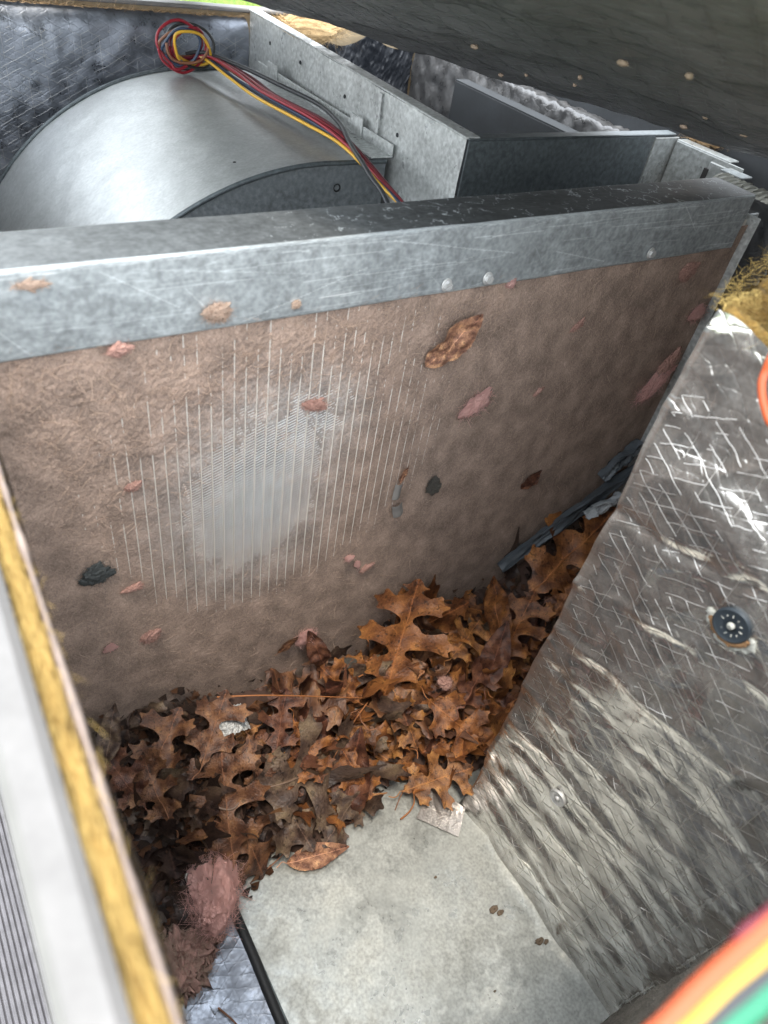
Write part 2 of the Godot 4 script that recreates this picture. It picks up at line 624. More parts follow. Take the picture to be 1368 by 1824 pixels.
# blade and stem of one leaf, 1 unit long, base at the origin, tip on +x, lying in the x-z plane
func leaf_meshes(kind: int, s: int, curl: float) -> Array:
	var key := "%d_%d_%.2f" % [kind, s, curl]
	if shared.has(key):
		return shared[key]
	var r := RandomNumberGenerator.new()
	r.seed = s * 31 + 9
	var line := leaf_outline(kind, s)
	var pts := line.duplicate()
	for i in range(1, 27):
		for j in range(-10, 11):
			var q := Vector2(i / 27.0 + r.randf_range(-0.008, 0.008), j * 0.037 + r.randf_range(-0.008, 0.008))
			if Geometry2D.is_point_in_polygon(q, line):
				pts.append(q)
	var idx := Geometry2D.triangulate_delaunay(pts)
	var f := noise(s + 400, 2.2, 2)
	var bend := curl * r.randf_range(-0.9, 0.9)
	var fold := curl * r.randf_range(0.1, 0.6)
	var twist := curl * r.randf_range(-0.6, 0.6)
	var lift := func(p: Vector2) -> Vector3:
		var y := bend * (p.x - 0.45) * (p.x - 0.45) * 0.9 + fold * absf(p.y) * 0.7 + twist * p.x * p.y + curl * 0.16 * f.get_noise_2d(p.x, p.y)
		y += curl * 2.4 * maxf(0.0, absf(p.y) - 0.14) * maxf(0.0, absf(p.y) - 0.14) * (1.0 + 2.0 * f.get_noise_2d(p.x * 0.7 + 5.0, p.y * 0.5))
		return Vector3(p.x, y + 0.012 * exp(-p.y * p.y * 3000.0), p.y)
	var v := PackedVector3Array()
	var uv := PackedVector2Array()
	var n := PackedVector3Array()
	for p in pts:
		v.append(lift.call(p))
		uv.append(Vector2(p.x, p.y + 0.5))
		var e := 0.01
		var dx: Vector3 = lift.call(p + Vector2(e, 0)) - lift.call(p - Vector2(e, 0))
		var dz: Vector3 = lift.call(p + Vector2(0, e)) - lift.call(p - Vector2(0, e))
		n.append(dz.cross(dx).normalized())
	var good := PackedInt32Array()
	for i in range(0, idx.size(), 3):
		var a := pts[idx[i]]
		var b := pts[idx[i + 1]]
		var c := pts[idx[i + 2]]
		if not Geometry2D.is_point_in_polygon((a + b + c) / 3.0, line):
			continue
		if (b - a).cross(c - a) > 0.0:
			good.append_array(PackedInt32Array([idx[i], idx[i + 1], idx[i + 2]]))
		else:
			good.append_array(PackedInt32Array([idx[i], idx[i + 2], idx[i + 1]]))
	var stem := []
	for k in 5:
		stem.append(Vector3(-0.16 + k * 0.04, 0.02 * sin(k * 1.3 + s), 0.03 * cos(k * 0.9 + s) - 0.03 * cos(3.6 + s)))
	for k in 7:
		stem.append((lift.call(Vector2(0.05 + k * 0.12, 0.0)) as Vector3) + Vector3(0, 0.006, 0))
	var made := [arrays_mesh(v, n, uv, good), tube_mesh(catmull(stem, 3), 0.0075, 6, 0.3)]
	shared[key] = made
	return made

func leaf(label: String, tint: String, base: Vector3, tip: Vector3, normal: Vector3, kind := 0, s := 0, curl := 0.5, group := "", called := "oak_leaf", stemmed := true) -> Node3D:
	var t := thing(called, label, "leaf", base, group)
	var x := (tip - base)
	var len := x.length()
	x = x.normalized()
	var y := (normal - x * normal.dot(x)).normalized()
	t.basis = Basis(x, y, x.cross(y)).scaled(Vector3.ONE * len)
	var m := leaf_meshes(kind, s, curl)
	for k in (2 if stemmed else 1):
		var o := MeshInstance3D.new()
		o.name = ["blade", "stem"][k]
		o.mesh = m[k]
		o.material_override = M[(["leaf_", "stem_"][k]) + tint]
		t.add_child(o, true)
	return t

# height of the leaf heap above the floor pan
func table(xs: Array, ys: Array, x: float) -> float:
	for i in xs.size() - 1:
		if x <= xs[i + 1]:
			return lerpf(ys[i], ys[i + 1], clampf((x - xs[i]) / (xs[i + 1] - xs[i]), 0.0, 1.0))
	return ys[-1]

func heap_edge(x: float) -> float:
	return table([0.0, 0.03, 0.10, 0.17, 0.20, 0.27, 0.33, 0.38, 0.42, 0.9], [0.20, 0.20, 0.185, 0.165, 0.19, 0.165, 0.15, 0.17, 0.20, 0.22], x)

func heap(x: float, z: float) -> float:
	var top := table([0.0, 0.08, 0.13, 0.18, 0.26, 0.30, 0.36, 0.40, 0.5, 0.6, 0.66, 0.9], [0.18, 0.14, 0.15, 0.125, 0.085, 0.07, 0.075, 0.12, 0.11, 0.125, 0.17, 0.20], x)
	return top * pow(maxf(0.0, 1.0 - maxf(z, 0.0) / heap_edge(x)), 0.85)

# ---------------------------------------------------------------- the place
func _ready() -> void:
	rng.seed = 4711
	var cam := Camera3D.new()
	cam.name = "camera"
	add_child(cam)
	cam.position = Vector3(0.0, 0.819, 0.42)
	# columns: the picture's right, up and backward directions in the scene
	var right := Vector3(0.83380314, 0.1475347, 0.53198293)
	var back := Vector3(-0.47823842, 0.6744255, 0.56252845)
	cam.basis = Basis(right.normalized(), back.cross(right).normalized(), back.normalized()).orthonormalized()
	var att := CameraAttributesPhysical.new()
	att.frustum_focal_length = 16.317
	att.frustum_focus_distance = 0.78
	att.frustum_near = 0.02
	att.frustum_far = 400.0
	att.exposure_aperture = 4.6
	cam.attributes = att
	cam.fov = 72.668
	cam.near = 0.02
	cam.far = 400.0
	var we := WorldEnvironment.new()
	we.name = "world_environment"
	var env := Environment.new()
	env.background_mode = Environment.BG_SKY
	var sky := Sky.new()
	var psm := ProceduralSkyMaterial.new()
	psm.sky_top_color = Color(0.86, 0.885, 0.91)
	psm.sky_horizon_color = Color(0.91, 0.92, 0.92)
	psm.ground_horizon_color = Color(0.50, 0.50, 0.44)
	psm.ground_bottom_color = Color(0.30, 0.30, 0.24)
	psm.sky_energy_multiplier = 1.5
	sky.sky_material = psm
	env.sky = sky
	env.tonemap_mode = Environment.TONE_MAPPER_LINEAR
	env.tonemap_exposure = 2.5
	env.sdfgi_enabled = true
	env.ssao_enabled = true
	env.ssil_enabled = true
	we.environment = env
	add_child(we)
	var sun := DirectionalLight3D.new()
	sun.name = "sun"
	sun.light_energy = 0.42
	sun.light_angular_distance = 12.0
	sun.light_color = Color(1.0, 0.96, 0.90)
	sun.shadow_enabled = true
	add_child(sun)
	sun.look_at_from_position(Vector3(-0.20, 1.0, 0.17), Vector3.ZERO, Vector3(0, 0, 1))

	make_materials()
	outside()
	cabinet()
	floor_pan()
	coil()
	blower()
	heat_compartment()
	partition()
	lid()
	wires()
	leaf_pile()
	bits_on_coil()

# lawn, deck
func outside() -> void:
	var g := obj("lawn", grid(2, 2, func(u: float, v: float): return Vector3((u - 0.5) * 240.0, -0.12, (v - 0.5) * 240.0)), M.lawn)
	struct(g)
	g.set_meta("label", "green lawn behind the metal cabinet")
	var blade := begin()
	for k in 3:
		var w := 0.003 * (1.0 - k * 0.33)
		var y0 := 0.025 * k
		var a := Vector3(-w, y0, 0.003 * k * k)
		var b := Vector3(w, y0, 0.003 * k * k)
		var c := Vector3(w * 0.6, y0 + 0.025, 0.003 * (k + 1) * (k + 1))
		var d := Vector3(-w * 0.6, y0 + 0.025, 0.003 * (k + 1) * (k + 1))
		quad(blade, a, b, c, d, Vector3(0, 0, -1))
	var mm := MultiMesh.new()
	mm.transform_format = MultiMesh.TRANSFORM_3D
	mm.mesh = blade.commit()
	mm.instance_count = 40000
	for i in mm.instance_count:
		var p := Vector3(rng.randf_range(-0.5, 4.5), -0.12, rng.randf_range(-7.5, -3.2))
		var bs := Basis(Vector3.UP, rng.randf() * TAU).rotated(Vector3.RIGHT, rng.randf_range(-0.5, 0.5)).scaled(Vector3.ONE * rng.randf_range(0.6, 1.4))
		mm.set_instance_transform(i, Transform3D(bs, p))
	var gi := MultiMeshInstance3D.new()
	gi.name = "grass"
	gi.multimesh = mm
	gi.material_override = M.grass
	add_child(gi)
	stuff(gi)
	tag(gi, "short green grass of the lawn behind the cabinet", "grass")
	# grooved boards beside the cabinet
	var deck := Node3D.new()
	deck.name = "deck"
	add_child(deck)
	struct(deck)
	var groove := func(u: float, v: float):
		var x: float = u * 0.138
		var k: float = fposmod(x, 0.0055) / 0.0055
		var h := 0.0 if (k > 0.25 and k < 0.95) else -0.0022
		if u <= 0.0 or u >= 1.0:
			h = -0.02
		return Vector3(x, h, (v - 0.5) * 2.2)
	var bm := grid(200, 1, groove)
	for k in 5:
		var o := obj("board", bm, M.deck, deck)
		o.position = Vector3(-0.17 - k * 0.143, -0.10, 0.1)

# walls of the cabinet
func cabinet() -> void:
	# left wall: painted sheet, fibreglass, foil facing
	var t := thing("left_cabinet_wall", "white painted cabinet wall with yellow fibreglass lining showing along its edge", "cabinet wall", Vector3(0, 0, 0.2))
	var st := begin()
	box(st, Vector3(-0.0075 + 0.02 * 0.24, 0.25, -0.07), Vector3(0.0150, 0.744, 1.36), 0.003, Basis(Vector3.UP, -0.02))
	obj("painted_sheet", st.commit(), M.paint_white, t)
	var f1 := noise(101, 55.0, 4)
	var f2 := noise(102, 260.0, 2)
	var wool := obj("fibreglass", grid(420, 24, func(u: float, v: float):
		var z: float = lerpf(-0.72, 0.6, u)
		var a: float = v * PI
		var w := 0.0034 + 0.0010 * f1.get_noise_2d(z * 0.8, 3.0)
		var p := Vector3(0.0036 - 0.022 * (z - 0.17) - cos(a) * w * 1.1, 0.6035 + sin(a) * 0.007 + 0.0035 * f1.get_noise_2d(z, a * 0.02) + 0.0012 * f2.get_noise_2d(z * 0.5, a * 0.05), z)
		if v <= 0.0 or v >= 1.0:
			p.y = 0.0
		return p), M.yellow, t)
	var yf := func():
		var z := rng.randf_range(-0.1, 0.30)
		return [Vector3(rng.randf_range(0.001, 0.006) - 0.022 * (z - 0.17), 0.612, z), Vector3(rng.randfn(0, 0.25), 0.5, rng.randfn(0, 1.0)), rng.randf_range(0.003, 0.007)]
	stuff(obj("loose_fibre", fibres(500, 0.00025, yf), M.yellow_pale, wool))
	var strands := func():
		var z := rng.randf_range(0.05, 0.42)
		var a := rng.randf_range(0.2, 2.9)
		return [Vector3(0.0036 - 0.022 * (z - 0.17) - cos(a) * 0.0040, 0.6045 + sin(a) * 0.0075, z), Vector3(rng.randfn(0, 0.15), rng.randfn(0.08, 0.12), 1.0 if rng.randf() < 0.5 else -1.0), rng.randf_range(0.008, 0.022)]
	stuff(obj("wool_strand", fibres(2600, 0.0003, strands, 0.35), M.yellow_pale, wool))
	var f3 := noise(103, 30.0, 3)
	obj("foil_facing", grid(300, 60, func(u: float, v: float):
		var z: float = lerpf(-0.72, 0.6, u)
		var y: float = v * (0.612 + 0.007 * f3.get_noise_2d(z, 1.0))
		var x := 0.0090 - 0.022 * (z - 0.17) + 0.0012 * f3.get_noise_2d(z * 0.4, y * 0.4)
		if v > 0.97:
			x += 0.0025 * (v - 0.97) / 0.03
		return Vector3(x, y, z), Vector2(6.6, 3.1)), M.foil, t)
	var rag := noise(104, 40.0, 4)
	obj("facing_edge", grid(300, 8, func(u: float, v: float):
		var z: float = lerpf(-0.72, 0.6, u)
		var a: float = v * PI
		return Vector3(0.0092 - 0.022 * (z - 0.17) - cos(a) * (0.0013 + 0.0007 * rag.get_noise_2d(z, 2.0)), 0.6095 + 0.007 * f3.get_noise_2d(z, 1.0) + sin(a) * (0.004 + 0.002 * rag.get_noise_2d(z, 0.0)), z)), M.facing_edge, t)
	# back wall behind the blower
	var b := thing("back_cabinet_wall", "rear cabinet wall lined with crinkled silver scrim foil behind the blower", "cabinet wall", Vector3(0.25, 0, -0.76))
	obj("sheet", box_mesh(Vector3(-0.016, -0.12, -0.775), Vector3(0.90, 0.625, -0.768), 0.002), M.paint_tan, b)
	obj("top_flange", box_mesh(Vector3(-0.016, 0.6255, -0.778), Vector3(0.90, 0.6310, -0.752), 0.0015), M.paint_white, b)
	var f4 := noise(105, 14.0, 3)
	obj("foil_facing", grid(160, 180, func(u: float, v: float):
		var x: float = u * 0.523 + 0.012
		var y: float = v * 0.619
		var e := (1.0 - v) * 25.0
		return Vector3(x, y, -0.742 + 0.0025 * f4.get_noise_2d(x, y) - 0.018 * exp(-e * 3.0)), Vector2(2.6, 3.15)), M.foil_back, b)
	var on_back := func(a: float, c: float) -> Vector3: return Vector3(a + 0.012, c, -0.742 + 0.0025 * f4.get_noise_2d(a + 0.012, c) - 0.018 * exp(-(1.0 - c / 0.619) * 75.0) + 0.0002)
	stuff(obj("scrim_yarn", yarns(on_back, 0.523, 0.600, 0.0006, 168, -0.20, -1.0), M.yarn_grey, b))
	var lint_edge := func():
		return [Vector3(rng.randf_range(0.0, 0.53), 0.620, rng.randf_range(-0.758, -0.746)), Vector3(rng.randfn(0, 1.0), 0.25, rng.randf_range(0.0, 0.6)), rng.randf_range(0.004, 0.016)]
	stuff(obj("lint", fibres(700, 0.0006, lint_edge), M.tan_wool, b))
	# near wall, lined with grey wool, right behind the wires
	var nw := thing("near_cabinet_wall", "near cabinet wall lined with dusty grey wool under the coloured wires", "cabinet wall", Vector3(0.2, 0, 0.47))
	var f5 := noise(106, 40.0, 4)
	obj("wool_lining", grid(200, 260, func(u: float, v: float):
		var x: float = lerpf(0.012, 0.42, u)
		var y: float = v * 0.60
		var z := 0.470 + 0.004 * f5.get_noise_2d(x, y * 0.5)
		if v > 0.98:
			z += (v - 0.98) * 0.6
		return Vector3(x, y, z)), M.grey_wool, nw)
	obj("fibreglass", box_mesh(Vector3(0.0, 0.0, 0.476), Vector3(0.86, 0.603, 0.494), 0.004), M.yellow, nw)
	obj("painted_sheet", box_mesh(Vector3(-0.016, -0.12, 0.4945), Vector3(0.90, 0.62, 0.510), 0.003), M.paint_white, nw)
	# right wall
	var r := thing("right_cabinet_wall", "dark right cabinet wall with bright crumpled foil lining under the lid", "cabinet wall", Vector3(0.87, 0, -0.2))
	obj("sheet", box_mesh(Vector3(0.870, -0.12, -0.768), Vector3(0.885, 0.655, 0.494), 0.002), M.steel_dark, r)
	var f6 := noise(107, 25.0, 3)
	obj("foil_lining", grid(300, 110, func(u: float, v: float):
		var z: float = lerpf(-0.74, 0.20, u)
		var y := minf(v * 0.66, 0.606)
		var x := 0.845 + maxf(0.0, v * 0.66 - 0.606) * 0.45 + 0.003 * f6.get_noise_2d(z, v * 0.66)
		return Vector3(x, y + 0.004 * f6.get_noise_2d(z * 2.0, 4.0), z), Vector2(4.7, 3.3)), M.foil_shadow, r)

func floor_pan() -> void:
	var t := thing("base_pan", "mottled grey galvanised base pan at the bottom of the compartment", "base pan", Vector3(0.2, 0, 0.2))
	var f := noise(111, 9.0, 2)
	obj("plate", grid(60, 60, func(u: float, v: float): return Vector3(lerpf(0.108, 0.869, u), 0.0006 * f.get_noise_2d(u, v), lerpf(-0.74, 0.4685, v))), M.floor, t)
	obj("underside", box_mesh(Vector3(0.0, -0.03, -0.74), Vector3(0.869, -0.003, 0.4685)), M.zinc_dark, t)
	var f2 := noise(112, 45.0, 3)
	var strip := thing("floor_foil_strip", "crinkled silver foil strip on the floor beside the black seal", "foil strip", Vector3(0.06, 0, 0.3))
	obj("foil", grid(60, 220, func(u: float, v: float):
		var x: float = lerpf(0.012, 0.0975, u)
		var z: float = lerpf(0.0, 0.468, v)
		return Vector3(x, 0.004 + 0.0009 * f2.get_noise_2d(x, z) + 0.02 * maxf(0.0, 0.10 - u), z), Vector2(0.43, 2.3)), M.foil_back, strip)
	var seal := []
	for k in 9:
		seal.append(Vector3(0.1015 + 0.0006 * sin(k * 2.1), 0.0048, k * 0.0584))
	tag(obj("black_seal", tube_mesh(catmull(seal, 6), 0.0048, 12), M.black_rubber), "black rubber seal strip running along the floor plate edge", "seal")
	# square of aluminium tape where the floor meets the foil partition
	var f3 := noise(113, 38.0, 2, true)
	tag(obj("tape_patch", grid(60, 60, func(u: float, v: float):
		var p := Vector2(0.367, 0.182).lerp(Vector2(0.327, 0.205), u) + (Vector2(0.347, 0.248) - Vector2(0.327, 0.205)) * v + Vector2(0.012, 0.0) * u * v
		return Vector3(p.x, 0.0035 + 0.0007 * f3.get_noise_2d(p.x + p.y * 0.8, p.y * 0.35) + 0.003 * maxf(0.0, 0.2 - u), p.y)), M.foil_plain), "wrinkled square of aluminium tape stuck on the floor at the partition corner", "tape")
	var speck := func(p: Vector3, r: float, s: int) -> ArrayMesh:
		return lump(p, Basis.IDENTITY, Vector3(r, r * 0.3, r * 0.6), s, 0.5, 1.8, 14, 8)
	var k := 0
	for p in [Vector3(0.348, 0.001, 0.33), Vector3(0.352, 0.001, 0.336), Vector3(0.31, 0.001, 0.27), Vector3(0.372, 0.001, 0.38), Vector3(0.378, 0.001, 0.384), Vector3(0.30, 0.001, 0.39)]:
		tag(obj("dirt_speck", speck.call(p, [0.006, 0.004, 0.002, 0.005, 0.003, 0.0015][k], 900 + k), M.dirt), "small brown dirt speck on the galvanised floor", "dirt", "dirt specks on the floor")
		k += 1

# ---------------------------------------------------------------- coil
func dust_height(n1: FastNoiseLite, n2: FastNoiseLite, n3: FastNoiseLite, x: float, y: float) -> float:
	var a := Vector2((x - 0.200) / 0.070, (y - 0.385) / 0.100)
	var b := Vector2((x - 0.262) / 0.050, (y - 0.468) / 0.040)
	var c := Vector2((x - 0.238) / 0.185, (y - 0.410) / (0.175 if y > 0.41 else 0.160))
	var w := 1.0 / (1.0 + exp(-(1.0 - c.length_squared()) * 2.4))
	var rough := clampf((y - 0.33) / 0.2, 0.25, 1.0) * clampf(1.4 - x / 0.5, 0.40, 1.0)
	var h := 2.1 - 1.75 * w - 2.0 * exp(-a.length_squared()) - 0.8 * exp(-b.length_squared())
	h += n1.get_noise_2d(x, y) * 1.1 * rough + n2.get_noise_2d(x, y) * 1.0 * rough + n3.get_noise_2d(x, y) * 0.30 * (0.2 + 0.8 * rough)
	return h * 0.001

func coil() -> void:
	var t := thing("evaporator_coil", "upright finned evaporator coil clogged with brown dust", "coil", Vector3(0.4, 0.0, -0.02))
	obj("core", box_mesh(Vector3(0.012, 0.004, -0.034), Vector3(0.786, 0.600, -0.009)), M.fin, t)
	var pitch := 0.0095
	var count := int(0.77 / pitch)
	var bar := begin()
	box(bar, Vector3(0, 0.30, -0.0060), Vector3(0.00085, 0.59, 0.0140), 0.0003)
	var bar_mesh: ArrayMesh = bar.commit()
	var p := 0.0029
	var grime := noise(126, 60.0, 3)
	M.fin_edge = mat(Color.WHITE, 0.5, 0.1)
	M.fin_edge.vertex_color_use_as_albedo = true
	for i in count + 1:
		var o := obj("tube", bar_mesh, M.aluminium, t)
		o.position += Vector3(0.014 + i * pitch, 0, 0)
		if i < count:
			# the folded fins between two tubes: clean aluminium where air still passes, dusty elsewhere
			var fs := begin()
			var x0 := 0.014 + i * pitch
			for j in int(0.52 / p):
				var y := 0.045 + j * p
				var s := 0.9 * p
				var clean := exp(-pow((x0 - 0.200) / 0.066, 2.0) - pow((y - 0.390) / 0.092, 2.0)) + 0.7 * exp(-pow((x0 - 0.262) / 0.050, 2.0) - pow((y - 0.468) / 0.040, 2.0))
				clean = clampf(clean + 0.22 * grime.get_noise_2d(x0, y), 0.0, 1.0)
				var a := Vector3(x0 + 0.0005, y, -0.0003)
				var b := Vector3(x0 + pitch - 0.0005, y + s, -0.0003)
				var dz := Vector3(0, 0, -0.0080)
				var th := Vector3(0, -0.00075, 0)
				fs.set_color(Color(0.20, 0.155, 0.13).lerp(Color(0.24, 0.24, 0.245), clean))  # clean tops darkened too: shade of the gaps put into the colour
				quad(fs, a, b, b + dz, a + dz, a + Vector3(0, -1, 0))
				fs.set_color(Color(0.44, 0.37, 0.32).lerp(Color(0.96, 0.97, 0.97), clean))
				quad(fs, a, b, b + th, a + th, a + Vector3(0, 0, -1))
			obj("fin_strip", fs.commit(), M.fin_edge, t)
	var n1 := noise(121, 28.0, 2)
	var n2 := noise(122, 110.0, 3, true)
	var n3 := noise(123, 330.0, 2)
	var mat_mesh := grid(520, 380, func(u: float, v: float):
		var x: float = lerpf(0.010, 0.788, u)
		var y: float = lerpf(0.0, 0.590, v)
		return Vector3(x, y, dust_height(n1, n2, n3, x, y)))
	# the mat thins to a grey film over the patch that the air keeps clean
	var arr := mat_mesh.surface_get_arrays(0)
	var pts: PackedVector3Array = arr[Mesh.ARRAY_VERTEX]
	var cols := PackedColorArray()
	cols.resize(pts.size())
	for i in pts.size():
		var q := pts[i]
		var k := exp(-pow((q.x - 0.200) / 0.075, 2.0) - pow((q.y - 0.388) / 0.100, 2.0)) + 0.55 * exp(-pow((q.x - 0.262) / 0.055, 2.0) - pow((q.y - 0.468) / 0.045, 2.0))
		k = clampf(k * 0.95 + 0.5 * grime.get_noise_2d(q.x * 1.4, q.y * 1.4) * k - 120.0 * maxf(0.0, q.z - 0.0002), 0.0, 1.0)
		cols[i] = Color(0.63, 0.475, 0.395).lerp(Color(0.76, 0.76, 0.76), k)
	arr[Mesh.ARRAY_COLOR] = cols
	mat_mesh = ArrayMesh.new()
	mat_mesh.add_surface_from_arrays(Mesh.PRIMITIVE_TRIANGLES, arr)
	var d := obj("dust_mat", mat_mesh, M.dust, t)
	var hairs := func():
		var x := rng.randf_range(0.02, 0.76)
		var y := rng.randf_range(0.05, 0.57)
		if rng.randf() < 0.55:
			x = rng.randf_range(0.03, 0.45)
			y = 0.57 - absf(rng.randfn(0, 0.07))
		return [Vector3(x, y, dust_height(n1, n2, n3, x, y) + 0.0002), Vector3(rng.randfn(0, 0.8), rng.randfn(-0.2, 0.9), 0.25), rng.randf_range(0.004, 0.016)]
	stuff(obj("lint_fibre", fibres(3600, 0.00025, hairs), M.hair, d))
	stuff(obj("pale_fibre", fibres(2600, 0.00025, hairs), M.hair_light, d))
	obj("end_flange", box_mesh(Vector3(0.7885, 0.0, -0.045), Vector3(0.7905, 0.600, 0.012), 0.0008), M.zinc, t)
	obj("side_flange", box_mesh(Vector3(0.7907, 0.0, -0.004), Vector3(0.806, 0.600, -0.001), 0.0008), M.zinc, t)
	# galvanised channel over the top
	var c := thing("coil_cap", "weathered galvanised channel capping the top of the coil", "channel", Vector3(0.38, 0.567, -0.02))
	var prof := [Vector2(-0.003, 0.5665), Vector2(0.0035, 0.5668), Vector2(0.0042, 0.5675)]
	for k in 9:
		prof.append(Vector2(0.0042, 0.569 + k * 0.0063))
	for k in 5:
		var a := (k + 1) / 5.0 * PI / 2
		prof.append(Vector2(0.0022 + 0.002 * cos(a), 0.6205 + 0.0028 * sin(a)))
	for k in 8:
		prof.append(Vector2(0.0015 - (k + 1) * 0.006, 0.6233))
	for k in 4:
		var a := (k + 1) / 4.0 * PI / 2
		prof.append(Vector2(-0.0470 - 0.002 * sin(a), 0.6213 + 0.002 * cos(a)))
	prof.append(Vector2(-0.0490, 0.60))
	prof.append(Vector2(-0.0490, 0.56))
	var dent := noise(125, 7.0, 2)
	var cm := grid(200, prof.size() - 1, func(u: float, v: float):
		var q: Vector2 = prof[int(round(v * (prof.size() - 1)))]
		var x: float = lerpf(0.0125, 0.772, u)
		return Vector3(x, q.y + 0.0005 * dent.get_noise_2d(x, q.x * 4.0), q.x + 0.0006 * dent.get_noise_2d(x + 4.0, q.y * 3.0)))
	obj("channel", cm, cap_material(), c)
	var nscrew := 0
	for sx in [0.370, 0.4143, 0.6284, 0.1708]:
		var at := Vector3(sx, [0.5745, 0.5748, 0.5754, 0.5785][nscrew], 0.0048)
		var sc := obj("screw", lathe([Vector2(0.0, 0.0), Vector2(0.0056, 0.0), Vector2(0.0056, 0.0007), Vector2(0.0050, 0.0013), Vector2(0.0, 0.0014)], at, Vector3(0.1, 0.05, 1).normalized(), 24), M.bolt, c)
		var hd := begin()
		var turn := 0.5 + nscrew * 0.8
		for side in [-1.0, 1.0]:
			var poly := []
			for k in 4:
				var a := (k / 3.0) * PI
				poly.append(Vector2(cos(a) * 0.0037, side * (sin(a) * 0.0037 + 0.0004)))
			var mid := at + Vector3(0, side * 0.001, 0.003).rotated(Vector3(0, 0, 1), turn)
			for k in 4:
				var a2: Vector2 = poly[k].rotated(turn)
				var b2: Vector2 = poly[(k + 1) % 4].rotated(turn)
				var A := at + Vector3(a2.x, a2.y, 0.001)
				var B := at + Vector3(b2.x, b2.y, 0.001)
				quad(hd, A, B, B + Vector3(0, 0, 0.0032), A + Vector3(0, 0, 0.0032), mid)
			var q := []
			for k in 4:
				q.append(at + Vector3(poly[k].rotated(turn).x, poly[k].rotated(turn).y, 0.0042))
			quad(hd, q[0], q[1], q[2], q[3], mid)
		obj("head", hd.commit(), M.bolt, sc)
		nscrew += 1

func cap_material() -> StandardMaterial3D:
	var w := 1024
	var h := 256
	var a := nbytes(1024, 131, 60.0, 4)
	var b := nbytes(1024, 132, 14.0, 4)
	var c := nbytes(1024, 133, 150.0, 2)
	var e := nbytes(1024, 134, 26.0, 3)
	var out := PackedByteArray()
	out.resize(w * h * 3)
	var r := RandomNumberGenerator.new()
	r.seed = 88
	for y in h:
		for x in w:
			var i := y * w + x
			var v := 0.74 + (a[i] / 255.0 - 0.5) * 0.20 + (b[i] / 255.0 - 0.5) * 0.14 + (c[i] / 255.0 - 0.5) * 0.16
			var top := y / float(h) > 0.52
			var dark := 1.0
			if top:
				# upper face: dark patina plus painted lid shade, deeper one end; white zinc oxide crusts
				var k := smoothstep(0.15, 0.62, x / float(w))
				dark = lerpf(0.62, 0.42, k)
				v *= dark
				var crust := absf(e[i] / 255.0 - 0.5)
				var where := exp(-pow((x / float(w) - 0.78) / 0.17, 2.0)) * 0.9 + exp(-pow((x / float(w) - 0.45) / 0.14, 2.0)) * 0.55
				if crust < 0.020 * where and b[i] > 112 and a[i] > 96:
					v = 0.86
				elif crust < 0.05 * where and a[i] > 150:
					v = lerpf(v, 0.8, 0.5)
			out[i * 3] = b8(v * 0.965)
			out[i * 3 + 1] = b8(v * 0.99)
			out[i * 3 + 2] = b8(v)
	# scratches
	for k in 110:
		var x0 := r.randf() * w
		var y0 := r.randf_range(12, 125)
		var len := r.randf_range(14, 190)
		var ang := r.randf_range(-0.06, 0.06) if r.randf() < 0.7 else r.randf_range(-1.2, 0.6)
		var s := r.randf_range(0.04, 0.16)
		for j in int(len):
			var xx := int(x0 + cos(ang) * j)
			var yy := int(y0 + sin(ang) * j * 0.6)
			if xx >= 0 and xx < w and yy >= 8 and yy < 128:
				var i := (yy * w + xx) * 3
				for q in 3:
					out[i + q] = mini(255, out[i + q] + int(s * 255))
	var m := mat(Color(0.70, 0.715, 0.72), 0.48, 0.35)
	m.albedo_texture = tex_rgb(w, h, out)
	m.heightmap_enabled = true
	m.heightmap_texture = tex_mix(512, 0.5, [[nbytes(512, 22, 40.0, 3), 0.5], [nbytes(512, 24, 5.0, 3), 0.5]])
	m.heightmap_scale = 0.03
	return m

# ---------------------------------------------------------------- blower
func scroll(t: float) -> Vector2:
	# wrapper outline from the outlet at the right, flat over the top, then round to the left and down
	var flat := 0.085
	var r := 0.363
	var arc := t * (flat + r * 2.3)
	if arc < flat:
		return Vector2(0.500 - arc, 0.568)
	var a := (arc - flat) / r
	var rr := r - 0.012 * a
	return Vector2(0.415 - sin(a) * rr, 0.205 + cos(a) * rr)

